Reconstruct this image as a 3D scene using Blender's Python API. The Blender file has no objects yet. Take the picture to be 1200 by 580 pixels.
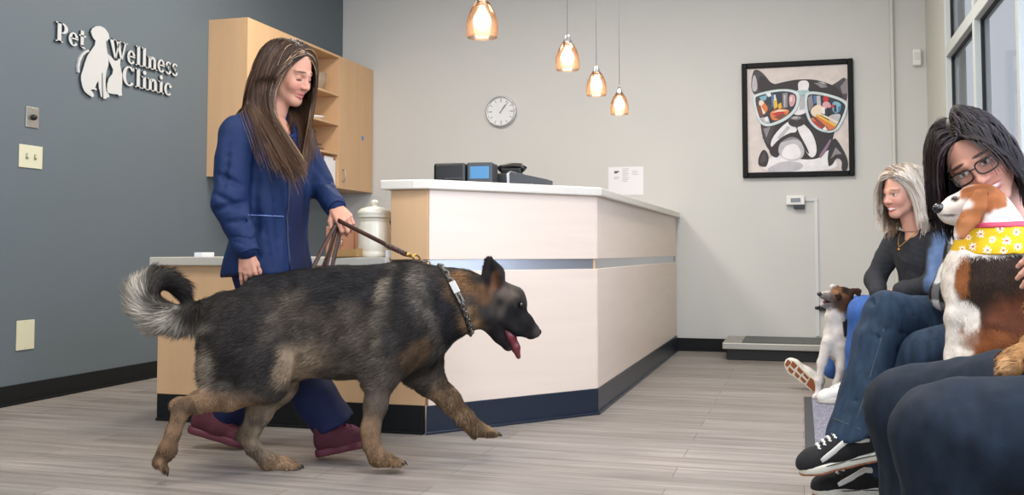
import bpy, math, random
import numpy as np
from mathutils import Vector, Matrix

random.seed(7)
RNG = np.random.default_rng(11)
SC = bpy.context.scene
COL = SC.collection
V3 = lambda *a: np.array(a, dtype=float)

# ------------------------------------------------------------------ camera
FL, CX, CY, HZ, VPX, CAMH = 1167.0, 600.0, 233.0, 295.0, 938.0, 0.80
PITCH = math.atan((HZ - CY) / FL)
YAW = math.atan((VPX - CX) / FL)
FH = V3(-math.sin(YAW), math.cos(YAW), 0)
RT = V3(math.cos(YAW), math.sin(YAW), 0)
FW = FH * math.cos(PITCH) + V3(0, 0, math.sin(PITCH))
UP = -FH * math.sin(PITCH) + V3(0, 0, math.cos(PITCH))
EYE = V3(0, 0, CAMH)

def ray(px, py):
    return FW + RT * ((px - CX) / FL) - UP * ((py - CY) / FL)

def P(px, py, d):
    """a point of the room seen at picture position px, py, at d metres in front of the camera"""
    r = ray(px, py)
    return EYE + r * (d / r.dot(FH))

def Pz(px, py, z):
    r = ray(px, py)
    return EYE + r * ((z - CAMH) / r[2])

def Px(px, py, x):
    r = ray(px, py)
    return EYE + r * (x / r[0])

def Py(px, py, y):
    r = ray(px, py)
    return EYE + r * (y / r[1])

def proj(p):
    q = np.asarray(p) - EYE
    d = q @ FW
    return CX + FL * (q @ RT) / d, CY - FL * (q @ UP) / d, q @ FH

cam_d = bpy.data.cameras.new('camera')
cam = bpy.data.objects.new('camera', cam_d)
COL.objects.link(cam)
cam_d.sensor_width = 36.0
cam_d.sensor_fit = 'HORIZONTAL'
cam_d.lens = FL / 1200 * 36
cam_d.shift_y = -(290 - CY) / 1200
cam_d.clip_start = 0.05
mr = Matrix((RT, UP, -FW)).transposed().to_4x4()
mr.translation = Vector(EYE)
cam.matrix_world = mr
SC.camera = cam

# ------------------------------------------------------------------ materials
def lin(c):
    if isinstance(c, str):
        c = c.lstrip('#')
        c = [int(c[i:i + 2], 16) / 255 for i in (0, 2, 4)]
    return tuple((x / 12.92 if x <= 0.04045 else ((x + 0.055) / 1.055) ** 2.4) for x in c[:3])

def nd(nt, kind, loc=(0, 0), **kw):
    n = nt.nodes.new(kind)
    n.location = loc
    for k, v in kw.items():
        if k in n.inputs.keys() if isinstance(k, str) else False:
            n.inputs[k].default_value = v
        else:
            setattr(n, k, v)
    return n

def mat(name, color='#808080', rough=0.5, metal=0.0, vary=0.0, vscale=(8, 8, 8), bump=0.0, bscale=200, vcol=False,
        spec=0.5, emit=None, estr=1.0, alpha=None, trans=0.0, sheen=0.0, sss=0.0, bvec=None, coat=0.0):
    m = bpy.data.materials.new(name)
    m.use_nodes = True
    nt = m.node_tree
    b = nt.nodes['Principled BSDF']
    c = (*lin(color), 1)
    b.inputs['Base Color'].default_value = c
    b.inputs['Roughness'].default_value = rough
    b.inputs['Metallic'].default_value = metal
    b.inputs['Specular IOR Level'].default_value = spec
    b.inputs['Transmission Weight'].default_value = trans
    b.inputs['Sheen Weight'].default_value = sheen
    b.inputs['Coat Weight'].default_value = coat
    if sss:
        b.inputs['Subsurface Weight'].default_value = sss
        b.inputs['Subsurface Radius'].default_value = (0.02, 0.008, 0.005)
        b.inputs['Subsurface Scale'].default_value = 0.4
    if alpha is not None:
        b.inputs['Alpha'].default_value = alpha
    if emit:
        b.inputs['Emission Color'].default_value = (*lin(emit), 1)
        b.inputs['Emission Strength'].default_value = estr
    tc = nd(nt, 'ShaderNodeTexCoord', (-1200, 0))
    src = None
    if vcol:
        a = nd(nt, 'ShaderNodeAttribute', (-700, 200), attribute_name='Col')
        src = a.outputs['Color']
        nt.links.new(src, b.inputs['Base Color'])
    if vary:
        mp = nd(nt, 'ShaderNodeMapping', (-1000, 0))
        mp.inputs['Scale'].default_value = vscale
        nt.links.new(tc.outputs['Object'], mp.inputs['Vector'])
        nz = nd(nt, 'ShaderNodeTexNoise', (-800, 0))
        nz.inputs['Scale'].default_value = 1.0
        nz.inputs['Detail'].default_value = 5.0
        nt.links.new(mp.outputs['Vector'], nz.inputs['Vector'])
        mr_ = nd(nt, 'ShaderNodeMapRange', (-600, 0))
        mr_.inputs['From Min'].default_value = 0.25
        mr_.inputs['From Max'].default_value = 0.75
        mr_.inputs['To Min'].default_value = 1 - vary
        mr_.inputs['To Max'].default_value = 1 + vary
        nt.links.new(nz.outputs['Fac'], mr_.inputs['Value'])
        mx = nd(nt, 'ShaderNodeMix', (-300, 100), data_type='RGBA', blend_type='MULTIPLY')
        mx.inputs[0].default_value = 1
        mx.inputs[6].default_value = c
        if src:
            nt.links.new(src, mx.inputs[6])
        nt.links.new(mr_.outputs['Result'], mx.inputs[7])
        nt.links.new(mx.outputs[2], b.inputs['Base Color'])
    if bump:
        n2 = nd(nt, 'ShaderNodeTexNoise', (-600, -300))
        n2.inputs['Scale'].default_value = bscale
        n2.inputs['Detail'].default_value = 4
        if bvec:
            mp2 = nd(nt, 'ShaderNodeMapping', (-800, -300))
            mp2.inputs['Scale'].default_value = bvec
            nt.links.new(tc.outputs['Object'], mp2.inputs['Vector'])
            nt.links.new(mp2.outputs['Vector'], n2.inputs['Vector'])
        else:
            nt.links.new(tc.outputs['Object'], n2.inputs['Vector'])
        bp = nd(nt, 'ShaderNodeBump', (-300, -300))
        bp.inputs['Strength'].default_value = bump
        bp.inputs['Distance'].default_value = 0.01
        nt.links.new(n2.outputs['Fac'], bp.inputs['Height'])
        nt.links.new(bp.outputs['Normal'], b.inputs['Normal'])
    return m

# ------------------------------------------------------------------ mesh builder
class MB:
    def __init__(s):
        s.v, s.f, s.mi, s.sm = [], [], [], []

    def add(s, vs, fs, mi=0, smooth=False):
        o = len(s.v)
        s.v.extend([tuple(map(float, q)) for q in vs])
        for f in fs:
            s.f.append([o + i for i in f])
            s.mi.append(mi)
            s.sm.append(smooth)
        return s

    def box(s, lo, hi, mi=0, M=None):
        x0, y0, z0 = lo
        x1, y1, z1 = hi
        vs = [(x0, y0, z0), (x1, y0, z0), (x1, y1, z0), (x0, y1, z0), (x0, y0, z1), (x1, y0, z1), (x1, y1, z1), (x0, y1, z1)]
        if M is not None:
            vs = [tuple(M @ Vector(q)) for q in vs]
        return s.add(vs, [(0, 3, 2, 1), (4, 5, 6, 7), (0, 1, 5, 4), (1, 2, 6, 5), (2, 3, 7, 6), (3, 0, 4, 7)], mi)

    def prism(s, pts, n, mi=0):
        """polygon of 3-D points, extruded by vector n"""
        pts = [np.array(p, float) for p in pts]
        n = np.array(n, float)
        k = len(pts)
        nr = sum((np.cross(pts[i] - pts[0], pts[(i + 1) % k] - pts[0]) for i in range(1, k - 1)), np.zeros(3))
        if nr.dot(n) < 0:
            pts = pts[::-1]
        vs = pts + [p + n for p in pts]
        fs = [tuple(range(k))[::-1], tuple(range(k, 2 * k))] + [(i, (i + 1) % k, k + (i + 1) % k, k + i) for i in range(k)]
        return s.add(vs, fs, mi)

    def lathe(s, prof, c=(0, 0, 0), seg=32, mi=0, M=None, smooth=True, close=True):
        """prof: (radius, z) list, turned about z"""
        vs, fs = [], []
        for r, z in prof:
            for i in range(seg):
                a = 2 * math.pi * i / seg
                vs.append((r * math.cos(a), r * math.sin(a), z))
        n = len(prof)
        for j in range(n - 1):
            for i in range(seg):
                i2 = (i + 1) % seg
                fs.append((j * seg + i, j * seg + i2, (j + 1) * seg + i2, (j + 1) * seg + i))
        if close:
            fs.append(tuple(range(seg))[::-1])
            fs.append(tuple((n - 1) * seg + i for i in range(seg)))
        if M is not None:
            vs = [tuple(M @ Vector(q)) for q in vs]
        vs = [tuple(np.array(q) + np.array(c)) for q in vs]
        return s.add(vs, fs, mi, smooth)

    def tube(s, pts, r, seg=8, mi=0, flat=1.0, smooth=True, upv=None):
        pts = [np.array(p, float) for p in pts]
        n = len(pts)
        rs = r if hasattr(r, '__len__') else [r] * n
        vs, fs = [], []
        prev = None
        for i, p in enumerate(pts):
            t = pts[min(i + 1, n - 1)] - pts[max(i - 1, 0)]
            t = t / (np.linalg.norm(t) + 1e-9)
            a = prev if prev is not None else (np.array(upv, float) if upv is not None else (V3(0, 0, 1) if abs(t[2]) < .9 else V3(1, 0, 0)))
            a = a - t * a.dot(t)
            a /= np.linalg.norm(a) + 1e-9
            prev = a
            b = np.cross(t, a)
            for k in range(seg):
                w = 2 * math.pi * k / seg
                vs.append(p + rs[i] * (a * math.cos(w) + b * math.sin(w) * flat))
        for i in range(n - 1):
            for k in range(seg):
                k2 = (k + 1) % seg
                fs.append((i * seg + k, i * seg + k2, (i + 1) * seg + k2, (i + 1) * seg + k))
        fs.append(tuple(range(seg))[::-1])
        fs.append(tuple((n - 1) * seg + k for k in range(seg)))
        return s.add(vs, fs, mi, smooth)

    def ball(s, c, r, seg=16, mi=0, M=None):
        r = r if hasattr(r, '__len__') else (r, r, r)
        prof = [(max(math.sin(math.pi * i / 10), 1e-4), -math.cos(math.pi * i / 10)) for i in range(11)]
        S = Matrix.Diagonal((*r, 1))
        return s.lathe(prof, c, seg, mi, (M.to_4x4() if M is not None else Matrix.Identity(4)) @ S)

    def build(s, name, mats, parent=None, loc=None, bevel=0.0, bseg=2):
        """loc: where the object's origin stands in the room; the vertices are given in room coordinates"""
        if not isinstance(mats, (list, tuple)):
            mats = [mats]
        base = np.zeros(3)
        if loc is not None:
            base = np.array(loc, float)
        elif parent is not None:
            base = WPOS.get(parent.name, np.zeros(3))
        me = bpy.data.meshes.new(name)
        me.from_pydata([tuple(np.array(q) - base) for q in s.v], [], s.f)
        for m in mats:
            me.materials.append(m)
        me.polygons.foreach_set('material_index', s.mi)
        me.polygons.foreach_set('use_smooth', s.sm)
        me.update()
        o = bpy.data.objects.new(name, me)
        COL.objects.link(o)
        if parent is not None:
            o.parent = parent
            o.location = Vector(base - WPOS.get(parent.name, np.zeros(3)))
        else:
            o.location = Vector(base)
        WPOS[o.name] = base
        if bevel:
            b = o.modifiers.new('bevel', 'BEVEL')
            b.width = bevel
            b.segments = bseg
            b.limit_method = 'ANGLE'
            b.angle_limit = math.radians(40)
            b.harden_normals = False
        return o

WPOS = {}

def tag(o, label, cat, group=None):
    o['label'] = label
    o['category'] = cat
    if group:
        o['group'] = group
    return o

def thing(name, label, cat, loc, group=None):
    o = bpy.data.objects.new(name, None)
    o.empty_display_size = 0.1
    COL.objects.link(o)
    o.location = Vector(loc)
    WPOS[o.name] = np.array(loc, float)
    return tag(o, label, cat, group)

def struct(o):
    o['kind'] = 'structure'
    return o
# ------------------------------------------------------------------ the room
XL, YB, XR, ZC, YF = -3.98, 8.2, 0.95, 3.2, -1.6

def floor_mat():
    m = bpy.data.materials.new('vinyl_plank')
    m.use_nodes = True
    nt = m.node_tree
    b = nt.nodes['Principled BSDF']
    tc = nd(nt, 'ShaderNodeTexCoord')
    br = nd(nt, 'ShaderNodeTexBrick')
    br.offset = 0.37
    br.inputs['Scale'].default_value = 1.0
    br.inputs['Brick Width'].default_value = 1.22
    br.inputs['Row Height'].default_value = 0.18
    br.inputs['Mortar Size'].default_value = 0.0014
    br.inputs['Mortar Smooth'].default_value = 0.1
    br.inputs['Bias'].default_value = 0.0
    br.inputs['Color1'].default_value = (*lin('#97908a'), 1)
    br.inputs['Color2'].default_value = (*lin('#88817b'), 1)
    br.inputs['Mortar'].default_value = (*lin('#5d5751'), 1)
    nt.links.new(tc.outputs['Object'], br.inputs['Vector'])
    def streak(scale, lo, hi, det=6):
        mp = nd(nt, 'ShaderNodeMapping')
        mp.inputs['Scale'].default_value = scale
        nt.links.new(tc.outputs['Object'], mp.inputs['Vector'])
        nz = nd(nt, 'ShaderNodeTexNoise')
        nz.inputs['Scale'].default_value = 1
        nz.inputs['Detail'].default_value = det
        nz.inputs['Roughness'].default_value = 0.6
        nt.links.new(mp.outputs['Vector'], nz.inputs['Vector'])
        r = nd(nt, 'ShaderNodeMapRange')
        r.inputs['From Min'].default_value = .3
        r.inputs['From Max'].default_value = .7
        r.inputs['To Min'].default_value = lo
        r.inputs['To Max'].default_value = hi
        nt.links.new(nz.outputs['Fac'], r.inputs['Value'])
        return r.outputs['Result']
    out = br.outputs['Color']
    for sc_, lo, hi in (((1.3, 26, 1), .62, 1.25), ((4, 130, 1), .80, 1.16), ((.6, 5.5, 1), .85, 1.12)):
        mx = nd(nt, 'ShaderNodeMix', data_type='RGBA', blend_type='MULTIPLY')
        mx.inputs[0].default_value = 1
        nt.links.new(out, mx.inputs[6])
        nt.links.new(streak(sc_, lo, hi), mx.inputs[7])
        out = mx.outputs[2]
    nt.links.new(out, b.inputs['Base Color'])
    b.inputs['Roughness'].default_value = 0.42
    b.inputs['Specular IOR Level'].default_value = 0.35
    return m

M_WALLB = mat('pale_grey_wall_paint', '#cdcecb', .75, vary=.015, vscale=(2, 2, 2))
M_WALLL = mat('slate_wall_paint', '#5d686f', .6, vary=.02, vscale=(2, 2, 2), bump=.05, bscale=300)
M_WALLR = mat('putty_wall_paint', '#d0d1ca', .75)
M_CEIL = mat('ceiling_white', '#e6e6e2', .9, vary=.02)
M_BASE = mat('black_rubber_baseboard', '#131517', .6, spec=.25)
M_ALU = mat('pale_aluminium_frame', '#c3c9c8', .45, metal=.0)
M_GASK = mat('black_gasket', '#15181a', .6)

struct(MB().box((XL - .1, YF, -.1), (XR + .1, YB + .1, 0)).build('floor', floor_mat()))
struct(MB().box((XL - .1, YF, ZC), (XR + .1, YB + .1, ZC + .1)).build('ceiling', M_CEIL))
struct(MB().box((XL - .1, YF, 0), (XL, YB + .1, ZC)).build('wall_left', M_WALLL))
struct(MB().box((XL, YB, 0), (XR + .1, YB + .1, ZC)).build('wall_back', M_WALLB))
WY0, WY1, WZ0, WZ1 = 0.4, 6.98, .42, 3.0
w = MB().box((XR, YF, 0), (XR + .1, WY0, ZC)).box((XR, WY1, 0), (XR + .1, YB, ZC))
w.box((XR, WY0, 0), (XR + .1, WY1, WZ0)).box((XR, WY0, WZ1), (XR + .1, WY1, ZC))
struct(w.build('wall_right', M_WALLR))
# window in the right wall: aluminium storefront frame with a transom
win = bpy.data.objects.new('window_1', None)
COL.objects.link(win)
win['kind'] = 'structure'
WPOS['window_1'] = np.zeros(3)
fr = MB()
FXa, FXb = XR - .03, XR + .05
muls = [WY0, 1.3, 2.45, 3.6, 4.72, 5.84, WY1 - .05]
for y in muls:
    fr.box((FXa, y, WZ0), (FXb, y + .055, WZ1))
for z in (WZ0, 2.06, WZ1 - .06):
    fr.box((FXa + .002, WY0, z), (FXb, WY1, z + .075))
fr.build('window_frame', M_ALU, win, bevel=.004)
gk = MB()
pn = MB()
for a, b in zip(muls[:-1], muls[1:]):
    for z0, z1 in ((WZ0 + .075, 2.06), (2.135, WZ1 - .06)):
        y0, y1 = a + .055, b
        for q in (((y0, z0), (y0 + .009, z1)), ((y1 - .009, z0), (y1, z1)), ((y0, z0), (y1, z0 + .009)), ((y0, z1 - .009), (y1, z1))):
            gk.box((XR + .004, q[0][0], q[0][1]), (XR + .024, q[1][0], q[1][1]))
        pn.box((XR + .012, y0, z0), (XR + .018, y1, z1))
gk.build('window_gasket', M_GASK, win)
def glass_mat():
    m = bpy.data.materials.new('clear_glass')
    m.use_nodes = True
    nt = m.node_tree
    nt.nodes.remove(nt.nodes['Principled BSDF'])
    t = nd(nt, 'ShaderNodeBsdfTransparent'); t.inputs['Color'].default_value = (.86, .86, .88, 1)
    g = nd(nt, 'ShaderNodeBsdfGlossy'); g.inputs['Roughness'].default_value = .03
    mx = nd(nt, 'ShaderNodeMixShader'); mx.inputs[0].default_value = .12
    nt.links.new(t.outputs[0], mx.inputs[1]); nt.links.new(g.outputs[0], mx.inputs[2])
    nt.links.new(mx.outputs[0], nt.nodes['Material Output'].inputs['Surface'])
    return m
M_GLASS = glass_mat()
pn.build('window_pane', M_GLASS, win)
# the building across the way: grey ribbed cladding
ex = MB().box((XR + 2.6, -4, -.2), (XR + 2.8, 13, 5))
M_EXT = mat('grey_cladding', '#5f5b5b', .8, vary=.12, vscale=(1, 9, .25))
struct(ex.build('exterior_wall', M_EXT))
struct(MB().box((XR + .1, -4, -.12), (XR + 2.6, 13, -.02)).build('exterior_pavement', mat('exterior_concrete', '#a5a29c', .9, vary=.1)))

# baseboards
bb = MB()
bb.box((XL, YF, 0), (XL + .012, YB, .102)).box((XL + .012, YF, 0), (XL + .03, YB, .012))
struct(bb.build('baseboard_left', M_BASE))
bb = MB()
bb.box((XL + .03, YB - .012, 0), (XR, YB, .102)).box((XL + .03, YB - .03, 0), (XR, YB - .012, .012))
struct(bb.build('baseboard_back', M_BASE))
struct(MB().box((XR - .012, YF, 0), (XR, YB - .03, .102)).build('baseboard_right', M_BASE))
# chase running up the back wall beside the corner
q = Py(1047, 150, YB - .03)
struct(MB().box((q[0] - .012, YB - .045, .102), (q[0] + .012, YB, ZC)).build('trim_1', M_WALLR, bevel=.006))

# ------------------------------------------------------------------ reception desk
M_MAPLE = mat('pale_maple_laminate', '#cda880', .45, vary=.05, vscale=(14, 14, 1.4))
M_MAPLEF = mat('lit_maple_laminate', '#e4d3c4', .42, vary=.035, vscale=(2.0, 2.0, 22))  # same maple as above, with the daylight on these faces put into its colour
M_EDGE = mat('maple_edge_band', '#c79f77', .5)
M_TOP = mat('cream_solid_surface', '#d8d2c8', .35, vary=.03, vscale=(60, 60, 60))
M_TOPG = mat('grey_solid_surface', '#b9b5ab', .35, vary=.03, vscale=(60, 60, 60))
M_KICK = mat('navy_black_toe_kick', '#1b2535', .32)
M_REVEAL = mat('brushed_metal_reveal', '#c5cad2', .28, metal=.85)

A = V3(-2.96, 4.13, 0); B = V3(-1.58, 4.13, 0); C = V3(-.975, 4.89, 0); D = V3(-.975, YB - .035, 0)
nBC = V3(.7824, -.6228, 0)  # outward, towards the room
desk = thing('reception_desk', 'pale maple reception desk with tall angled front and cream counter top', 'desk', (B + C + D) / 3)
def seg_panel(p, q, n, z0, z1, t=.02, gap=.004):
    """upright panel between floor points p and q, its face on the line pq, thickness going inwards"""
    u = (q - p) / np.linalg.norm(q - p)
    a, b = p + u * gap, q - u * gap
    return [a + V3(0, 0, z0), b + V3(0, 0, z0), b - n * t + V3(0, 0, z0), a - n * t + V3(0, 0, z0)], V3(0, 0, z1 - z0)
nAB, nCD = V3(0, -1, 0), V3(1, 0, 0)
HT = 1.077
# carcass behind the panels
E1 = V3(-1.765, 4.13, 0)
car = MB()
ins = .03
inner = [E1 + V3(0, ins, 0), B + V3(0, ins, 0), C - nBC * ins + V3(-.0, .02, 0), C + V3(-ins, .05, 0), D + V3(-ins, 0, 0), D + V3(-.30, 0, 0), C + V3(-.30, .15, 0), E1 + V3(0, .32, 0)]
car.prism([p + V3(0, 0, .78) for p in inner], (0, 0, HT - .79))
car.prism([p + V3(0, 0, .11) for p in [B + V3(.0, .04, 0)] + inner[2:7] + [B + V3(.0, .34, 0)]], (0, 0, .67))
car.build('carcass', M_MAPLE, desk)
Zs = .715
def panel(nm, p, q, n, z0, z1, m):
    mb = MB()
    pts, ex_ = seg_panel(p, q, n, z0, z1)
    mb.prism(pts, ex_)
    return mb.build(nm, m, desk, bevel=.0015, bseg=1)
panel('upper_panel', B, C, nBC, .765, HT, M_MAPLEF)
panel('lower_panel', B, C, nBC, .125, Zs, M_MAPLEF)
panel('upper_panel', C, D, nCD, .765, HT, M_MAPLEF)
panel('lower_panel', C, D, nCD, .125, Zs, M_MAPLEF)
panel('upper_panel', E1, B, nAB, .765, HT, M_MAPLE)
mb = MB()
for p, q, n in ((B, C, nBC), (C, D, nCD)):
    pts, e_ = seg_panel(p - n * .016, q - n * .016, n, Zs, .765, t=.012, gap=.01)
    mb.prism(pts, e_)
mb.build('metal_reveal', M_REVEAL, desk)
for p in (B, C):
    MB().lathe([(.007, .125), (.007, HT)], p - (nBC + (nAB if p is B else nCD)) * .010, seg=10).build('corner_edging', M_EDGE, desk)
mb = MB()
ko = [B + V3(-.006, -.004, 0), C + V3(.004, -.004, 0), D + V3(.004, 0, 0), D + V3(-.25, 0, 0), C + V3(-.3, .2, 0), B + V3(-.0, .25, 0)]
mb.prism([p for p in ko], (0, 0, .125))
ko2 = [p + d_ for p, d_ in zip(ko, (V3(0, -.012, 0), V3(.012, -.012, 0), V3(.012, 0, 0), V3(0, 0, 0), V3(0, 0, 0), V3(0, 0, 0)))]
mb.prism(ko2, (0, 0, .012))
mb.build('toe_kick', M_KICK, desk, bevel=.003)
# counter top, overhanging, with a clipped corner at its left end
ov = .035
tl = [V3(-1.80, 4.13 - ov, 0), V3(-1.64, 4.13 - ov, 0), V3(-1.565, 4.13 - ov * .7, 0), C + V3(ov * .8, -ov * .6, 0), V3(C[0] + ov, YB - .035, 0), V3(C[0] - .36, YB - .035, 0), V3(C[0] - .36, 5.05, 0), V3(-1.70, 4.50, 0), V3(-1.80, 4.50, 0)]
tl = [p + V3(0, 0, HT) for p in tl]
MB().prism(tl, (0, 0, .042)).build('counter_top', M_TOP, desk, bevel=.006)
DESKTOP = HT + .042
# low counter running to the left
low = thing('low_counter', 'low maple counter with grey worktop left of the reception desk', 'counter', (-2.4, 4.4, 0))
mb = MB().box((A[0], A[1], .125), (B[0] - .017, A[1] + .02, .735))
mb.build('front_panel', M_MAPLE, low, bevel=.0015)
MB().box((A[0] + .001, A[1] + .021, .0), (A[0] + .02, A[1] + .62, .735)).build('side_panel', M_MAPLE, low, bevel=.0015)
MB().box((A[0] + .004, A[1] - .004, 0), (B[0] - .019, A[1] + .018, .125)).box((A[0] + .004, A[1] - .014, 0), (B[0] - .019, A[1], .012)).build('toe_kick', M_BASE, low, bevel=.003)
MB().box((A[0] - .03, A[1] - .035, .735), (E1[0] - .004, A[1] + .66, .775)).box((E1[0] - .004, A[1] + .40, .735), (B[0] - .02, A[1] + .66, .775)).build('worktop', M_TOPG, low, bevel=.005)
mb = MB()
mb.box((B[0] - .03, A[1] + .40, 0), (B[0] - .012, A[1] + .62, .735)).build('side_panel', M_MAPLE, low)
LOWT = .775

# ------------------------------------------------------------------ wall cabinet
CX0, CX1, CY0, CY1, CZ0, CZ1 = XL, -3.67, 6.07, YB - .01, 1.325, 2.43
cabt = thing('wall_cabinet', 'maple wall cabinet with open shelves hung on the slate wall', 'cabinet', (CX0, CY0, CZ0))
S1, S2 = 6.74, 7.52   # doors / open part
t = .018
mb = MB()
mb.box((CX0, CY0, CZ0), (CX1 - .02, CY0 + t, CZ1))
mb.box((CX0, CY0 + t, CZ0), (CX1 - .02, CY1, CZ0 + t))
mb.box((CX0, CY0 + t, CZ1 - t), (CX1 - .02, CY1, CZ1))
mb.box((CX0, CY1 - t, CZ0 + t), (CX1 - .02, CY1, CZ1 - t))
mb.box((CX0, CY0 + t, CZ0 + t), (CX0 + .008, CY1 - t, CZ1 - t))
mb.build('carcass', M_MAPLE, cabt)
MB().box((CX0 + .008, S1, CZ0), (CX1, S1 + t, CZ1)).build('divider', M_MAPLE, cabt)
MB().box((CX0 + .008, S2 - t, CZ0), (CX1, S2, CZ1)).build('divider', M_MAPLE, cabt)
SHZ = [1.60, 1.845, 2.09]
for z in SHZ:
    MB().box((CX0 + .008, S1 + t, z), (CX1 - .004, S2 - t, z + t)).build('shelf', M_MAPLE, cabt)
MB().box((CX1 - .02, S1 + t, CZ0), (CX1, S2 - t, CZ0 + t)).build('face_rail', M_MAPLE, cabt)
MB().box((CX1 - .02, S1 + t, CZ1 - t), (CX1, S2 - t, CZ1)).build('face_rail', M_MAPLE, cabt)
for y0, y1, hy in ((CY0 + .002, S1 - .002, S1 - .06), (S2 + .002, CY1 - .002, S2 + .06)):
    d_ = MB().box((CX1 - .019, y0, CZ0), (CX1, y1, CZ1)).build('door', M_MAPLE, cabt, bevel=.002)
    h = MB().tube([(CX1, hy, CZ0 + .06), (CX1 + .02, hy, CZ0 + .065), (CX1 + .026, hy, CZ0 + .11), (CX1 + .02, hy, CZ0 + .155), (CX1, hy, CZ0 + .16)], .005)
    h.build('handle', mat('brushed_steel', '#b8b8b4', .3, metal=.9) if 'brushed_steel' not in bpy.data.materials else bpy.data.materials['brushed_steel'], d_)
q = Px(425, 162, CX1)
MB().lathe([(.022, 0), (.022, .001)], c=q, M=Matrix.Rotation(math.pi / 2, 4, 'Y'), smooth=False).build('blue_sticker', mat('blue_sticker', '#2f8fc4', .5), cabt)

M_STEEL = bpy.data.materials['brushed_steel']
# ------------------------------------------------------------------ pendants
M_CORD = mat('grey_cord', '#8a8a86', .5)
M_CHROME = mat('chrome_cap', '#c9c9c8', .18, metal=.9)
def shade_mat():
    m = bpy.data.materials.new('amber_glass')
    m.use_nodes = True
    nt = m.node_tree
    nt.nodes.remove(nt.nodes['Principled BSDF'])
    lw = nd(nt, 'ShaderNodeLayerWeight'); lw.inputs['Blend'].default_value = .5
    rp = nd(nt, 'ShaderNodeValToRGB')
    rp.color_ramp.elements[0].color = (*lin('#fdf2e8'), 1)
    rp.color_ramp.elements[1].color = (*lin('#cdb09a'), 1)
    rp.color_ramp.elements[0].position = .15
    rp.color_ramp.elements[1].position = .85
    nt.links.new(lw.outputs['Facing'], rp.inputs['Fac'])
    t = nd(nt, 'ShaderNodeBsdfTransparent')
    nt.links.new(rp.outputs['Color'], t.inputs['Color'])
    g = nd(nt, 'ShaderNodeBsdfGlossy'); g.inputs['Roughness'].default_value = .08; g.inputs['Color'].default_value = (*lin('#f3dcc8'), 1)
    tl = nd(nt, 'ShaderNodeBsdfTranslucent'); tl.inputs['Color'].default_value = (*lin('#e3cbb6'), 1)
    m1 = nd(nt, 'ShaderNodeMixShader'); m1.inputs[0].default_value = .6
    nt.links.new(tl.outputs[0], m1.inputs[1]); nt.links.new(g.outputs[0], m1.inputs[2])
    mx = nd(nt, 'ShaderNodeMixShader'); mx.inputs[0].default_value = .10
    nt.links.new(t.outputs[0], mx.inputs[1]); nt.links.new(m1.outputs[0], mx.inputs[2])
    nt.links.new(mx.outputs[0], nt.nodes['Material Output'].inputs['Surface'])
    return m
M_SHADE = shade_mat()
M_BULB = mat('lit_bulb', '#fff1dc', .4, emit='#ffe9cf', estr=14.0)
PLAB = ['amber glass pendant lamp nearest the camera, cut off by the top edge', 'amber glass pendant lamp second from the left, hanging highest of the three whole ones',
        'amber glass pendant lamp hanging between two others, third from the left', 'amber glass pendant lamp hanging lowest and furthest back, nearest the picture']
PD = []
pp = [(565, 44, .15), (665, 82, .132), (699, 112, .13), (726, 134, .13)]
prev = None
for i, (px, py, dia) in enumerate(pp):
    c = Pz(px, py, [1.80, 1.785, 1.775, 1.76][i])
    PD.append(c)
    R = dia / 2
    if prev is None:
        root = thing('pendant_lamp', PLAB[i], 'lamp', c, 'pendant lamps over the desk')
        z = 0
        s = MB()
        prof = [(.60, 0), (.86, .006), (.97, .04), (1.0, .09), (.95, .15), (.82, .22), (.64, .285), (.46, .33), (.30, .352)]
        outer = [(r * R, h * R / .066 * .5 + 0) for r, h in prof]
        outer = [(R * .93, 0), (R * .99, .02), (R, .045), (R * .96, .075), (R * .86, .105), (R * .70, .135), (R * .5, .160), (R * .30, .178)]
        inner = [(r - .003, h) for r, h in outer][::-1]
        s.lathe(outer + inner + [outer[0]], c, 28, close=False)
        s.build('glass_shade', M_SHADE, root)
        k = MB().lathe([(.001, .224), (.012, .222), (.016, .205), (.028, .178), (.030, .148), (.026, .145), (.001, .145)], c, 20)
        k.build('metal_cap', M_CHROME, root)
        b = MB().lathe([(.001, .034), (.018, .038), (.036, .052), (.043, .075), (.036, .10), (.019, .128), (.012, .145)], c, 18)
        b.build('bulb', M_BULB, root)
        MB().tube([c + V3(0, 0, .17), c + V3(0, 0, ZC - c[2] - .02)], .0022, 6).build('cord', M_CORD, root)
        MB().lathe([(.055, ZC - c[2] - .022), (.055, ZC - c[2] - .001)], c, 20).build('ceiling_rose', M_CHROME, root)
        prev = root
    else:
        root = prev.copy()
        COL.objects.link(root)
        root.location = Vector(c)
        root['label'] = PLAB[i]
        sc_ = dia / .15
        root.scale = (1, 1, 1)
        for ch in list(prev.children):
            d_ = ch.copy()
            COL.objects.link(d_)
            d_.parent = root
            if ch.name.startswith(('glass_shade', 'metal_cap', 'bulb')):
                d_.scale = (sc_, sc_, sc_)
            elif ch.name.startswith('cord'):
                d_.location.z = .0
                d_.scale = (1, 1, (ZC - c[2] - .02 - .18) / (ZC - 1.80 - .02 - .20) if False else 1)
                d_.location.z = ZC - c[2] - (ZC - PD[0][2])
            else:
                d_.location.z = ZC - c[2] - (ZC - PD[0][2])
    l = bpy.data.lights.new('pendant_light', 'POINT')
    l.energy = 3
    l.color = lin('#ffe6cc')
    l.shadow_soft_size = .03
    lo = bpy.data.objects.new('pendant_light', l)
    COL.objects.link(lo)
    lo.location = Vector(c + V3(0, 0, .02))

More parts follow.
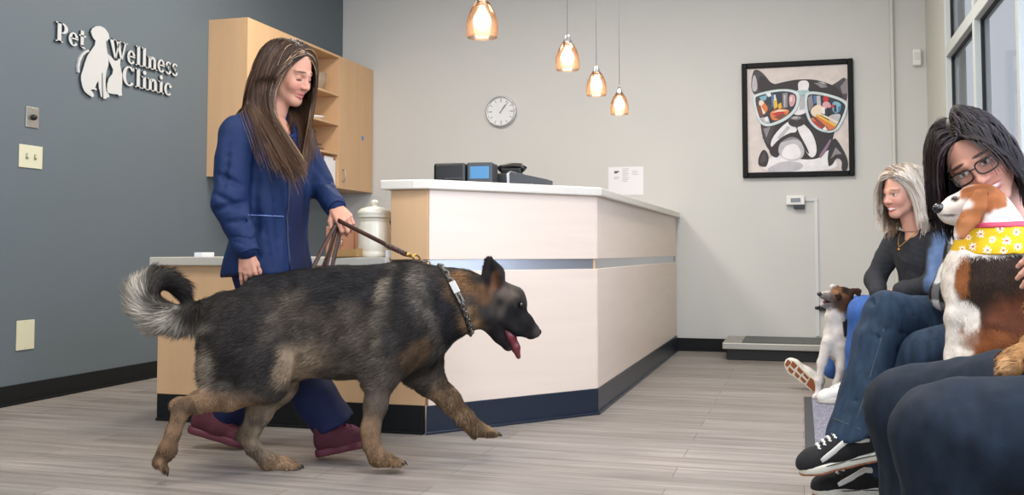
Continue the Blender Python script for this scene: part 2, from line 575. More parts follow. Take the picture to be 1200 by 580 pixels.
# ------------------------------------------------------------------ on the back wall
def onback(px, py, off=0):
    return Py(px, py, YB - off)
M_WHITEP = mat('white_plastic', '#e4e5e2', .4)
M_BLACKP = mat('black_plastic', '#101113', .35)
M_GREYP = mat('grey_plastic', '#3b3f45', .4)
RX90 = Matrix.Rotation(math.pi / 2, 4, 'X')   # lathe axis z -> -y
c = onback(588, 131)
clk = thing('wall_clock', 'round white wall clock with silver rim on the pale back wall', 'clock', c)
r = .135
MB().lathe([(r - .012, .0), (r, .004), (r, .03), (r - .006, .036), (r - .014, .034), (r - .016, .024)], c, 48, M=RX90, close=False).build('rim', mat('silver_rim', '#c9cbcb', .25, metal=.7), clk)
MB().lathe([(.0005, .002), (r - .013, .002), (r - .013, .022), (.0005, .022)], c, 48, M=RX90, smooth=False, close=False).build('dial', mat('white_dial', '#e3e6e8', .5), clk)
M_TICK = mat('grey_print', '#8d9194', .6)
mb = MB()
for k in range(12):
    a = k * math.pi / 6
    u, v = V3(math.sin(a), 0, math.cos(a)), V3(math.cos(a), 0, -math.sin(a))
    L0, L1, wd_ = (.088, .112, .0028) if k % 3 else (.08, .112, .004)
    b0 = c + V3(0, -.0226, 0)
    MB().prism([b0 + u * L0 - v * wd_, b0 + u * L1 - v * wd_, b0 + u * L1 + v * wd_, b0 + u * L0 + v * wd_], (0, -.0008, 0)).build('hour_mark', M_TICK, clk)
for nm, ang, L, w_ in (('hour_hand', 33, .07, .004), ('minute_hand', 40, .105, .003)):
    a = math.radians(ang)
    u, v = V3(math.sin(a), 0, math.cos(a)), V3(math.cos(a), 0, -math.sin(a))
    b0 = c + V3(0, -.026 if nm[0] == 'h' else -.028, 0)
    MB().prism([b0 - u * .018 - v * w_, b0 + u * L - v * w_ * .5, b0 + u * L + v * w_ * .5, b0 - u * .018 + v * w_], (0, -.001, 0)).build(nm, mat('dark_grey_hand_' + nm[0], '#6d7073', .5), clk)
# notice
tl_, br_ = onback(713, 196), onback(754, 228)
x0, x1, z1, z0 = tl_[0], br_[0], tl_[2], br_[2]
nt_ = MB().box((x0, YB - .003, z0), (x1, YB, z1))
M_PAPER, M_INK = mat('white_paper', '#e9eaee', .7), mat('faint_ink', '#a9adb8', .7)
def pr(u0, v0, u1, v1, mi=1):
    nt_.box((x0 + (x1 - x0) * u0, YB - .0038, z0 + (z1 - z0) * v0), (x0 + (x1 - x0) * u1, YB - .0029, z0 + (z1 - z0) * v1), mi)
pr(.17, .77, .26, .86, 2); pr(.255, .81, .31, .86, 2)
for k in range(3):
    pr(.17, .64 - k * .035, .32 - .02 * k, .652 - k * .035)
for k in range(9):
    pr(.40, .92 - k * .055, .60 - (k % 3) * .03, .935 - k * .055)
for k in range(4):
    pr(.68, .85 - k * .045, .82 + (k % 2) * .05, .862 - k * .045)
tag(nt_.build('paper_notice', [M_PAPER, M_INK, mat('logo_ink', '#5b6470', .7)], loc=onback(733, 212)), 'white printed notice fixed to the pale wall above the desk end', 'notice')
# motion sensor high by the corner
c = onback(1074, 68)
sen = thing('motion_sensor', 'small white alarm sensor high on the wall near the right corner', 'sensor', c)
MB().box(c + V3(-.032, -.045, -.065), c + V3(.032, -.0, .065)).build('housing', M_WHITEP, sen, bevel=.012)
MB().box(c + V3(-.022, -.049, -.02), c + V3(.022, -.045, .035)).build('lens', mat('sensor_lens', '#d9d9d2', .2), sen, bevel=.002)

# ------------------------------------------------------------------ framed picture
pic_tl, pic_br = onback(869, 75, .03), onback(1002, 206, .03)
PX0, PX1, PZ1, PZ0 = pic_tl[0], pic_br[0], pic_tl[2] - .0, pic_br[2]
pic = thing('framed_picture', 'square black framed painting of a dog in mirrored sunglasses', 'picture', V3((PX0 + PX1) / 2, YB, PZ0))
fw = .042
mb = MB()
mb.box((PX0, YB - .045, PZ0), (PX0 + fw, YB, PZ1)).box((PX1 - fw, YB - .045, PZ0), (PX1, YB, PZ1))
mb.box((PX0 + fw, YB - .045, PZ0), (PX1 - fw, YB, PZ0 + fw)).box((PX0 + fw, YB - .045, PZ1 - fw), (PX1 - fw, YB, PZ1))
mb.build('frame', mat('black_gloss_frame', '#060607', .5, spec=.2), pic, bevel=.006)
def pic_uv(u, v, k):
    # u, v run 0..1 over the painted canvas (v downwards); k: paint layer
    return V3(PX0 + fw + (PX1 - PX0 - 2 * fw) * u, YB - .022 - k * .0009, PZ1 - fw - (PZ1 - PZ0 - 2 * fw) * v)
PCOL = {'bg': '#d6cdc8', 'blk': '#2b2629', 'dk': '#453f43', 'gry': '#8b868a', 'lg': '#bdbcc2', 'wh': '#e9e8ec', 'rim': '#a9c3c9', 'rim2': '#d3e0e2', 'or': '#d9793f', 'red': '#c4302b', 'yel': '#e8b93a',
        'pk': '#d9a3ac', 'bl': '#4a79a8', 'nv': '#2d3444', 'cr': '#ead9c2', 'br': '#7a4738', 'cy': '#7fb3c4', 'pu': '#8b6f86'}
pk = list(PCOL)
pmats = [mat('oil_paint_' + n, PCOL[n], .55, vary=.10, vscale=(18, 18, 18)) for n in pk]
cv = MB()
a_, b_ = pic_uv(0, 0, 0), pic_uv(1, 1, 0)
cv.box((a_[0], YB - .022, b_[2]), (b_[0], YB - .002, a_[2]), pk.index('bg'))
LAY = [0]
def pa(col, *pts):
    """a brush patch"""
    pts = list(pts)
    LAY[0] += .35
    if len(pts) > 4:          # rounded, brushed outline
        for _ in range(2):
            pts = [q for (xa, ya), (xb, yb) in zip(pts, pts[1:] + pts[:1]) for q in ((xa * .75 + xb * .25, ya * .75 + yb * .25), (xa * .25 + xb * .75, ya * .25 + yb * .75))]
    vs = [pic_uv((x - 62) / (530 - 62), (y - 62) / (522 - 62), LAY[0]) for x, y in pts]
    cv.add(vs, [tuple(range(len(vs)))], pk.index(col))
def oval(col, cx, cy, rx, ry, n=18, rot=0):
    pa(col, *[(cx + rx * math.cos(t) * math.cos(rot) - ry * math.sin(t) * math.sin(rot), cy + rx * math.cos(t) * math.sin(rot) + ry * math.sin(t) * math.cos(rot)) for t in [2 * math.pi * i / n for i in range(n)]])
# ears, head
pa('dk', (84, 170), (80, 120), (92, 68), (112, 66), (140, 84), (178, 132), (200, 160), (120, 190))
pa('lg', (86, 166), (84, 120), (96, 82), (108, 110), (112, 160))
pa('blk', (112, 168), (118, 100), (134, 92), (176, 130), (214, 138), (190, 180))
pa('dk', (452, 152), (480, 140), (528, 108), (528, 232), (500, 210))
pa('gry', (496, 160), (528, 122), (528, 190), (506, 190))
pa('blk', (130, 190), (176, 138), (240, 126), (300, 118), (380, 122), (430, 138), (480, 158), (516, 210), (470, 330), (440, 470), (340, 480), (200, 470), (140, 400), (120, 310))
pa('gry', (376, 136), (410, 140), (440, 158), (408, 160))
pa('lg', (392, 132), (420, 136), (436, 150))
pa('dk', (128, 300), (190, 320), (160, 400), (132, 372))
pa('gry', (136, 330), (170, 322), (150, 370))
pa('wh', (300, 128), (340, 122), (356, 140), (344, 178), (352, 260), (300, 280), (262, 260), (300, 200), (304, 168))
pa('lg', (316, 176), (336, 176), (330, 250), (306, 254))
# chest and lower jaw
pa('wh', (120, 522), (150, 470), (196, 440), (300, 470), (400, 470), (440, 420), (470, 470), (480, 522))
pa('lg', (150, 505), (230, 470), (330, 486), (300, 522), (160, 522))
pa('blk', (108, 490), (112, 450), (138, 414), (164, 452), (150, 500), (128, 496))
pa('dk', (118, 482), (122, 455), (140, 430), (150, 470))
pa('blk', (430, 505), (436, 430), (462, 376), (482, 392), (526, 470), (524, 522), (492, 522), (500, 480), (474, 462), (456, 496))
pa('gry', (446, 470), (470, 420), (498, 450), (470, 452))
pa('wh', (396, 508), (400, 470), (430, 444), (436, 500))
# muzzle
pa('wh', (166, 416), (176, 370), (236, 310), (282, 290), (330, 316), (372, 366), (388, 440), (360, 470), (330, 430), (300, 370), (262, 362), (206, 400))
pa('lg', (206, 404), (240, 372), (286, 366), (318, 396), (330, 440), (310, 470), (256, 476), (206, 450))
pa('gry', (208, 398), (246, 362), (284, 358), (322, 388), (326, 402), (290, 378), (244, 386))
pa('wh', (214, 450), (240, 404), (290, 398), (316, 440), (300, 466), (250, 470))
pa('lg', (200, 372), (250, 320), (262, 330), (216, 380))
pa('blk', (290, 352), (296, 330), (302, 352), (320, 384), (340, 420), (352, 452), (330, 430), (306, 380), (268, 366), (220, 388), (180, 424), (166, 420), (210, 376), (262, 350))
pa('blk', (160, 420), (200, 430), (214, 444), (196, 462), (168, 446))
pa('pu', (392, 456), (420, 420), (448, 380), (452, 392), (420, 446), (398, 468))
oval('wh', 326, 352, 18, 26)
# nose
oval('dk', 292, 302, 40, 26)
oval('blk', 274, 306, 16, 14); oval('blk', 312, 306, 16, 14)
oval('gry', 290, 288, 24, 8); oval('lg', 286, 286, 12, 4)
pa('blk', (288, 308), (298, 308), (296, 334), (290, 334))
# glasses rims and lenses
Lr = [(84, 186), (100, 176), (180, 160), (250, 158), (300, 170), (312, 190), (304, 240), (270, 280), (224, 306), (170, 322), (134, 318), (106, 288)]
Ll = [(96, 194), (112, 184), (184, 170), (246, 168), (288, 180), (296, 200), (288, 240), (258, 272), (216, 294), (168, 310), (140, 306), (116, 280)]
Rr = [(330, 186), (350, 172), (420, 182), (500, 208), (530, 230), (526, 262), (506, 310), (480, 350), (440, 360), (390, 346), (350, 310), (332, 260)]
Rl = [(342, 196), (358, 184), (420, 194), (494, 218), (520, 240), (514, 264), (494, 308), (470, 342), (440, 350), (396, 336), (360, 302), (344, 258)]
pa('rim', (296, 168), (352, 168), (352, 190), (296, 190))
for rr, ll in ((Lr, Ll), (Rr, Rl)):
    pa('rim', *rr)
    pa('rim2', *[(x * .985 + 3 if rr is Lr else x * .99 + 4.5, y * .985 + 3.5) for x, y in rr])
    pa('nv', *ll)
def inl(polys):
    for col, *pts in polys:
        pa(col, *pts)
inl([('dk', (100, 196), (130, 184), (150, 230), (120, 270)), ('cr', (112, 210), (132, 200), (150, 226), (146, 270), (130, 262)), ('br', (104, 230), (124, 226), (140, 280), (120, 276)),
     ('cy', (120, 190), (160, 180), (150, 204), (130, 208)), ('wh', (150, 176), (172, 172), (176, 188), (162, 192)), ('or', (128, 232), (142, 214), (162, 240), (150, 262)),
     ('bl', (176, 184), (186, 178), (190, 232), (178, 240)), ('yel', (186, 204), (200, 196), (206, 238), (188, 246)), ('wh', (188, 184), (196, 182), (198, 206), (190, 208)),
     ('yel', (208, 226), (222, 218), (226, 242), (210, 246)), ('gry', (228, 178), (252, 176), (252, 240), (230, 244)), ('lg', (236, 186), (242, 186), (242, 236), (236, 238)),
     ('pk', (258, 186), (284, 184), (290, 210), (280, 236), (260, 240)), ('cr', (264, 196), (274, 194), (274, 214), (264, 216)),
     ('or', (164, 258), (210, 244), (262, 250), (254, 272), (214, 292), (180, 300)), ('red', (180, 268), (216, 254), (240, 262), (214, 284)), ('cr', (176, 262), (214, 248), (256, 256), (216, 258)),
     ('br', (186, 282), (226, 266), (246, 272), (214, 292)), ('lg', (120, 282), (160, 280), (168, 308), (142, 306)), ('wh', (140, 284), (156, 276), (162, 296), (148, 300)),
     ('dk', (156, 226), (174, 222), (178, 250), (160, 256))])
inl([('gry', (346, 202), (366, 190), (372, 236), (350, 262)), ('bl', (372, 196), (384, 194), (386, 226), (374, 232)), ('lg', (386, 196), (404, 194), (406, 240), (388, 250)), ('cr', (352, 258), (390, 230), (420, 246), (410, 280), (372, 290)),
     ('red', (416, 200), (432, 196), (446, 212), (430, 228), (418, 222)), ('pk', (412, 226), (440, 220), (456, 244), (440, 256), (414, 252)), ('wh', (410, 246), (424, 246), (424, 276), (412, 276)),
     ('blk', (432, 248), (448, 250), (448, 280), (432, 280)), ('cy', (456, 226), (478, 222), (500, 236), (494, 270), (460, 276)), ('nv', (464, 240), (476, 238), (478, 268), (466, 270)), ('bl', (484, 246), (498, 244), (492, 270), (484, 270)), ('red', (452, 240), (466, 236), (466, 248), (454, 250)),
     ('lg', (440, 282), (500, 274), (486, 312), (470, 336), (440, 306)), ('or', (352, 290), (400, 284), (474, 330), (462, 344), (430, 348), (380, 320)), ('red', (360, 300), (400, 312), (430, 346), (396, 334)), ('yel', (376, 278), (396, 278), (476, 326), (470, 334)),
     ('cr', (396, 276), (420, 280), (484, 312), (480, 320)), ('br', (362, 284), (380, 288), (440, 340), (420, 346)), ('wh', (412, 340), (424, 330), (434, 346), (424, 350))])
cv.build('painting', pmats, pic)

# ------------------------------------------------------------------ sign on the slate wall
M_SIGN = mat('brushed_silver_letters', '#cfd0cf', .38, metal=.25)
M_SIGNS = mat('dark_letter_returns', '#363c40', .5)
def wl(px, py):
    return Px(px, py, XL)
sgn_base = wl(130, 75)
sign = thing('wall_sign', 'silver raised lettering sign with dog and cat emblem on slate wall', 'sign', sgn_base)
def ring(cx, cy, rx, ry, a0, a1, tx, ty, n=14):
    o_, i_ = [], []
    for k in range(n + 1):
        a = math.radians(a0 + (a1 - a0) * k / n)
        o_.append((cx + rx * math.cos(a), cy + ry * math.sin(a)))
        i_.append((cx + (rx - tx) * math.cos(a), cy + (ry - ty) * math.sin(a)))
    return o_ + i_[::-1]
def rc(x0, y0, x1, y1):
    return [(x0, y0), (x1, y0), (x1, y1), (x0, y1)]
GL = {
    'P': (.76, [rc(.12, 0, .33, 1), rc(.02, 0, .44, .06), rc(.02, .94, .36, 1), rc(.33, .94, .40, 1), rc(.33, .45, .40, .51), ring(.38, .725, .34, .275, -90, 90, .2, .07)]),
    'e': (.62, [ring(.31, .34, .29, .36, 18, 325, .17, .075, 20), rc(.12, .34, .585, .41)]),
    't': (.47, [rc(.12, .08, .3, .92), rc(.02, .61, .44, .69), ring(.33, .16, .21, .17, 180, 300, .18, .08)]),
    'W': (1.30, [[(.07, 1), (.31, 1), (.54, 0), (.44, 0)], [(.44, 0), (.53, 0), (.74, .84), (.68, .9)], [(.5, 1), (.76, 1), (.97, 0), (.87, 0)], [(.87, 0), (.96, 0), (1.24, 1), (1.14, 1)], rc(0, .95, .4, 1), rc(.46, .95, .84, 1), rc(1.02, .95, 1.34, 1)]),
    'l': (.44, [rc(.11, 0, .31, 1.04), rc(.02, 0, .41, .06), rc(.02, .98, .2, 1.04)]),
    'n': (.78, [rc(.1, 0, .29, .68), rc(.01, 0, .38, .06), rc(.02, .62, .2, .68), ring(.42, .42, .25, .28, 0, 150, .19, .1), rc(.48, 0, .67, .43), rc(.40, 0, .77, .06)]),
    's': (.54, [ring(.265, .515, .21, .185, 20, 255, .13, .075), ring(.255, .185, .225, .195, -160, 75, .14, .08), [(.08, .45), (.2, .5), (.46, .24), (.34, .2)]]),
    'C': (.84, [ring(.43, .5, .42, .53, 42, 318, .21, .08, 22), rc(.70, .68, .76, 1.0), [(.66, .84), (.76, .8), (.76, .68), (.72, .66)]]),
    'i': (.42, [rc(.11, 0, .3, .68), rc(.02, 0, .4, .06), rc(.02, .62, .2, .68), [(.205 + .115 * math.cos(t_ * .5236), .9 + .115 * math.sin(t_ * .5236)) for t_ in range(12)]]),
    'c': (.58, [ring(.31, .34, .29, .36, 48, 318, .17, .075, 18), [(.47 + .1 * math.cos(t_ * .5236), .53 + .1 * math.sin(t_ * .5236)) for t_ in range(12)]]),
}
def word(txt, p0, p1, htop):
    """p0, p1: picture ends of the baseline; htop: picture position of the cap top above p0"""
    a, b, t = wl(*p0), wl(*p1), wl(*htop)
    z = (a[2] + b[2]) / 2
    h = t[2] - a[2]
    adv = sum(GL[ch][0] for ch in txt)
    s_ = (b[1] - a[1]) / adv
    w_ = thing_part(txt)
    x = 0
    for ch in txt:
        mb = MB()
        for poly in GL[ch][1]:
            pts = [V3(XL + .013, a[1] + (x + u) * s_, z + v * h) for u, v in poly]
            mb.prism(pts, (.003, 0, 0), 0)
            k0 = len(mb.f)
        for poly in GL[ch][1]:
            pts = [V3(XL + .001, a[1] + (x + u) * s_, z + v * h) for u, v in poly]
            mb.prism(pts, (.0118, 0, 0), 1)
        mb.build('letter', [M_SIGN, M_SIGNS], w_)
        x += GL[ch][0]
def thing_part(txt):
    o = bpy.data.objects.new('word', None)
    COL.objects.link(o)
    o.parent = sign
    WPOS[o.name] = WPOS[sign.name]
    return o
word('Pet', (62.3, 48.6), (98.5, 57.2), (62.6, 25.6))
word('Wellness', (124.5, 68.0), (206.5, 89.8), (124.0, 44.6))
word('Clinic', (141.0, 99.4), (198.8, 111.8), (141.0, 77.2))
def emb(pts, off=.014, th=.003, mi=0, mb=None):
    mb = mb or MB()
    P_ = [wl(x, y) + V3(off, 0, 0) for x, y in pts]
    return mb.prism(P_, (th, 0, 0), mi)
k = 80 / 464.0
dogp = [(312, 100), (322, 78), (345, 64), (375, 62), (402, 74), (418, 92), (434, 118), (436, 140), (430, 156), (420, 166), (414, 160), (418, 210), (426, 250), (432, 290), (430, 330), (420, 360), (412, 410), (412, 470), (416, 505), (436, 530), (438, 546), (424, 546), (414, 556), (398, 556), (394, 490), (392, 382), (386, 378), (386, 480), (388, 548), (380, 540), (374, 505), (367, 486), (363, 434), (350, 452), (340, 482), (352, 488), (350, 500), (328, 492), (310, 495), (330, 522), (332, 540), (320, 545), (290, 525), (268, 505), (254, 470), (246, 430), (246, 395), (258, 360), (272, 310), (290, 262), (318, 222), (340, 190), (344, 160), (332, 150), (322, 130)]
dogp = [(50 + x * k, 20 + y * k) for x, y in dogp]
k2 = 180 / 949.0
catp = [(440, 255), (462, 275), (480, 298), (498, 296), (508, 283), (517, 292), (514, 320), (520, 350), (528, 385), (528, 430), (524, 480), (527, 512), (508, 514), (500, 505), (470, 502), (440, 496), (434, 478), (436, 440), (446, 405), (468, 378), (472, 352), (462, 330), (448, 300)]
catp = [(40 + x * k2, 15 + y * k2) for x, y in catp]
e_ = emb(dogp)
emb([(x, y) for x, y in dogp], .001, .0128, 1, e_)
e_.build('dog_emblem', [M_SIGN, M_SIGNS], sign)
e_ = emb(catp, .0165, .003)
emb(catp, .001, .0152, 1, e_)
e_.build('cat_emblem', [M_SIGN, M_SIGNS], sign)
tl_ = [(302, 222), (282, 228), (258, 246), (236, 280), (226, 330), (228, 374), (240, 380), (238, 340), (246, 300), (264, 262), (288, 242), (304, 236)]
emb([(50 + x * k, 20 + y * k) for x, y in tl_], .001, .012, 0).build('dog_tail', [M_SIGN], sign)

# plates on the slate wall
def plate(name, label, cat, pxs, m, th=.006, bev=.002):
    (xa, ya), (xb, yb) = pxs
    a, b = wl(xa, ya), wl(xb, yb)
    z1, z0 = a[2], b[2]
    root = thing(name, label, cat, (XL, (a[1] + b[1]) / 2, (z0 + z1) / 2))
    MB().box((XL, a[1], z0), (XL + th, b[1], z1)).build('face_plate', m, root, bevel=bev)
    return root, a[1], b[1], z0, z1
M_IVORY = mat('ivory_plastic', '#cfcdb2', .45)
r_, y0, y1, z0, z1 = plate('volume_control', 'small steel volume control plate with black knob on slate wall', 'control', ((30, 124), (44.5, 151)), M_STEEL)
RY90 = Matrix.Rotation(math.pi / 2, 4, 'Y')
MB().lathe([(.016, 0), (.016, .012), (.011, .022), (.001, .023)], (XL + .006, (y0 + y1) / 2, (z0 + z1) / 2), 18, M=RY90).build('knob', M_BLACKP, r_)
for z in (z0 + .012, z1 - .012):
    MB().lathe([(.004, 0), (.003, .002), (.0005, .0025)], (XL + .006, (y0 + y1) / 2, z), 10, M=RY90).build('screw', M_CHROME, r_)
r_, y0, y1, z0, z1 = plate('light_switch', 'ivory double light switch below the steel knob plate', 'switch', ((22, 168.5), (48.5, 198.5)), M_IVORY)
for f_ in (.32, .68):
    yy = y0 + (y1 - y0) * f_
    t_ = MB().box((XL + .006, yy - .009, (z0 + z1) / 2 - .016), (XL + .0075, yy + .009, (z0 + z1) / 2 + .016)).build('toggle_slot', mat('switch_slot', '#8c8a76', .5) if f_ < .5 else bpy.data.materials['switch_slot'], r_)
    MB().box((XL + .0075, yy - .005, (z0 + z1) / 2 - .006), (XL + .018, yy + .005, (z0 + z1) / 2 + .012)).build('toggle', M_IVORY, t_, bevel=.002)
r_, y0, y1, z0, z1 = plate('blank_cover', 'ivory blank cover plate low on slate wall above black baseboard', 'cover plate', ((19, 376), (39, 408.5)), M_IVORY)
for z in (z0 + .012, z1 - .012):
    MB().lathe([(.004, 0), (.003, .002), (.0005, .0025)], (XL + .006, (y0 + y1) / 2, z), 10, M=RY90).build('screw', M_IVORY, r_)

# ------------------------------------------------------------------ platform scale
SX0, SX1, SY0, SY1 = -.57, .50, 7.56, YB - .03
scl = thing('platform_scale', 'low steel platform pet scale on the floor against the back wall', 'scale', ((SX0 + SX1) / 2, (SY0 + SY1) / 2, 0))
MB().box((SX0 + .03, SY0 + .03, 0), (SX1 - .03, SY1 - .03, .08)).build('base', mat('matt_black_metal', '#0e0f10', .5), scl, bevel=.004)
MB().box((SX0, SY0, .08), (SX1, SY1, .128)).build('steel_platform', mat('satin_steel', '#a9a79f', .35, metal=.6), scl, bevel=.006)
MB().box((SX0 + .14, SY0 + .05, .128), (SX1 - .06, SY1 - .04, .135)).build('rubber_tread', mat('grey_rubber_tread', '#5d605f', .7, bump=.5, bscale=90, vary=.2, vscale=(60, 60, 60)), scl, bevel=.002)
a, b = onback(921, 229, .06), onback(943, 245, .06)
rd = thing('scale_display', 'small white digital readout box mounted on the back wall', 'display', onback(932, 237))
MB().box((a[0], YB - .06, b[2] + .035), (b[0], YB - .012, a[2])).build('housing', M_WHITEP, rd, bevel=.006)
MB().box((a[0] + .035, YB - .063, a[2] - .055), (b[0] - .03, YB - .06, a[2] - .022)).build('screen', mat('readout_lcd', '#7c8286', .3), rd, bevel=.001)
mb = MB()
for k in range(4):
    MB().box((a[0] + .03 + k * .024, YB - .062, a[2] - .074), (a[0] + .046 + k * .024, YB - .059, a[2] - .064)).build('button', mat('readout_button', '#c9ccce', .5) if k == 0 else bpy.data.materials['readout_button'], rd)
MB().box((a[0] + .06, YB - .05, b[2] + .005), (b[0] - .0, YB - .0, b[2] + .036)).build('bracket', M_BLACKP, rd, bevel=.003)
x1 = onback(957, 300)[0]
cd = MB().box((b[0] + .001, YB - .014, a[2] - .045), (x1 + .014, YB, a[2] - .022)).box((x1 - .014, YB - .014, .14), (x1 + .014, YB, a[2] - .045))
tag(cd.build('cable_duct', mat('duct_plastic', '#d3d5d5', .5), loc=(x1, YB, .14), bevel=.002), 'thin white cable duct running down wall from the scale readout', 'cable duct')
c = onback(965, 361, .02)
cn = MB().box(c + V3(-.034, -.02, -.02), c + V3(.03, .02, .022)).tube([c + V3(-.03, 0, 0), c + V3(-.06, .01, .0)], .012)
tag(cn.build('cable_connector', M_BLACKP, loc=c), 'small black connector on the wall cable behind the terrier', 'connector')

# ------------------------------------------------------------------ mat
m_ = MB().box((.005, 4.10, 0), (.80, 5.74, .008)).box((.04, 4.135, .008), (.765, 5.705, .014), 1)
M_MATB = mat('black_rubber_edge', '#3a3c40', .7)
M_MATC = mat('flecked_grey_carpet', '#8d8c9c', .95, vary=.75, vscale=(110, 110, 110), bump=.8, bscale=300)
dm = thing('entrance_mat', 'grey flecked carpet mat with dark edge under the visitors', 'mat', (.4, 4.9, 0))
MB().box((.005, 4.10, 0), (.80, 5.74, .007)).build('rubber_edge', M_MATB, dm, bevel=.003)
MB().box((.045, 4.14, .007), (.76, 5.70, .013)).build('carpet', M_MATC, dm, bevel=.003)

# ------------------------------------------------------------------ on the counters
def on(px, d, z):
    """a point of the worktop plane z under picture column px at distance d"""
    r = ray(px, 290)
    p = EYE + r * (d / r.dot(FH))
    p[2] = z
    return p
rotz = lambda a: Matrix.Rotation(a, 4, 'Z')
def obox(name, m, root, c, sx, sy, z0, z1, ang=0, bevel=.004):
    Mx = Matrix.Translation((c[0], c[1], 0)) @ rotz(ang)
    return MB().box((-sx / 2, -sy / 2, z0), (sx / 2, sy / 2, z1), M=Mx).build(name, m, root, bevel=bevel)
T = DESKTOP
# printer
c = on(553, 5.05, T)
prn = thing('card_printer', 'black desktop printer box with blue touch screen on the desk top', 'printer', c)
a0 = YAW * .4
ux = V3(math.cos(a0), math.sin(a0), 0)
obox('printer_body', M_BLACKP, prn, c - ux * .095, .165, .2, T, T + .126, a0, .014)
obox('feed_slot', M_GREYP, prn, c - ux * .075 + V3(math.sin(a0), -math.cos(a0), 0) * .1, .09, .004, T + .045, T + .051, a0, .001)
sm = obox('screen_module', M_GREYP, prn, c + ux * .055, .128, .16, T, T + .128, a0, .005)
fo = V3(math.sin(a0), -math.cos(a0), 0)
obox('touch_screen', mat('blue_lit_screen', '#2f5f88', .35, emit='#5c9ccc', estr=.42), sm, c + ux * .055 + fo * .081, .098, .003, T + .046, T + .108, a0, .001)
# roll of black cable / headset behind
c = on(602, 5.16, T)
hs = thing('desk_telephone', 'black desk telephone partly hidden behind the touch screen', 'telephone', c)
obox('phone_body', M_BLACKP, hs, c + V3(-.02, .02, 0), .15, .16, T, T + .085, a0, .01)
MB().tube([c + V3(-.075, -.02, .108), c + V3(-.05, -.02, .122), c + V3(0, -.02, .127), c + V3(.045, -.02, .122), c + V3(.065, -.02, .103)], [.018, .016, .014, .016, .018], 10).build('handset', M_BLACKP, hs)
MB().box(c + V3(-.06, -.04, .08), c + V3(.05, .0, .112)).build('cradle', M_BLACKP, hs, bevel=.006)
# tilted card terminal
c = on(622, 4.98, T)
trm = thing('card_terminal', 'silver edged dark payment terminal lying beside the printer', 'terminal', c)
Mx = Matrix.Translation((c[0], c[1], T)) @ rotz(a0 - .1)
mb = MB()
mb.prism([Mx @ Vector(q) for q in ((-.10, -.06, 0), (.10, -.06, 0), (.10, -.06, .038), (-.085, -.06, .080), (-.1, -.06, .07))], np.array(Mx.to_3x3() @ Vector((0, .12, 0))))
mb.build('terminal_body', M_GREYP, trm, bevel=.004)
mb = MB().prism([Mx @ Vector(q) for q in ((-.088, -.063, .084), (-.108, -.063, .07), (-.104, -.063, 0), (-.094, -.063, 0), (-.094, -.063, .066))], np.array(Mx.to_3x3() @ Vector((0, .126, 0))))
mb.build('silver_trim', mat('silver_plastic', '#b9bcc0', .3, metal=.4), trm)
obox('logo_dot', M_STEEL, trm, Mx @ Vector((.02, -.061, 0)), .014, .002, T + .008, T + .016, a0 - .1, 0)

L = LOWT
# ceramic canister
c = on(438.5, 4.60, L)
jar = thing('ceramic_canister', 'cream ceramic treat canister with domed lid on the low counter', 'canister', c)
M_CREAM = mat('cream_glaze', '#e6e1d2', .22, coat=.3)
MB().lathe([(.001, .0), (.066, .0), (.070, .006), (.072, .022), (.070, .026), (.072, .03), (.074, .06), (.074, .145), (.069, .158), (.067, .166), (.072, .172), (.074, .176), (.066, .178), (.001, .178)], c, 36).build('jar', M_CREAM, jar)
ld = MB().lathe([(.001, .180), (.076, .180), (.078, .187), (.076, .196), (.079, .2), (.078, .208), (.066, .222), (.040, .231), (.014, .235), (.009, .240), (.017, .248), (.019, .256), (.012, .263), (.001, .265)], c, 36).build('lid', M_CREAM, jar)
# green bag
c = on(462, 5.0, L)
bagm = MB()
for k, (w_, z) in enumerate([(.03, 0)]):
    pass
bg_ = thing('treat_bag', 'dark green treat pouch with orange stripe beside the cream canister', 'pouch', c)
prof = [(.040, .0), (.043, .02), (.044, .07), (.043, .11), (.040, .14), (.036, .158)]
vs, fs = [], []
n = 20
for r, z in prof + [(.046, .160), (.048, .166), (.044, .176), (.030, .192), (.004, .196)]:
    for i in range(n):
        a = 2 * math.pi * i / n
        vs.append(c + V3(r * math.cos(a) * 1.0 * (1 + .05 * math.sin(3 * a + z * 30)), r * .7 * math.sin(a), z))
m_n = len(prof) + 5
for j in range(m_n - 1):
    for i in range(n):
        fs.append((j * n + i, j * n + (i + 1) % n, (j + 1) * n + (i + 1) % n, (j + 1) * n + i))
fs.append(tuple(range(n))[::-1])
MB().add(vs, fs, 0, True).build('pouch_body', mat('dark_green_foil', '#2f3627', .4, bump=.3, bscale=60), bg_)
vs2, fs2 = [], []
for z in (.108, .135):
    for i in range(n + 1):
        a = math.pi + math.pi * i / n * 1.0
        r = .0445
        vs2.append(c + V3(r * math.cos(a) * (1 + .05 * math.sin(3 * a + z * 30)), r * .72 * math.sin(a), z))
for i in range(n):
    fs2.append((i, i + 1, n + 2 + i, n + 1 + i))
MB().add(vs2, fs2, 0, True).build('orange_stripe', mat('orange_print', '#a04a26', .5), bg_)
c = on(455, 4.50, L)
cc = MB().box(c + V3(-.012, -.001, 0), c + V3(.02, .001, .032)).box(c + V3(-.012, 0, 0), c + V3(.02, .025, .002))
tag(cc.build('price_card', M_PAPER, loc=c), 'tiny white folded card at the foot of the green pouch', 'card')
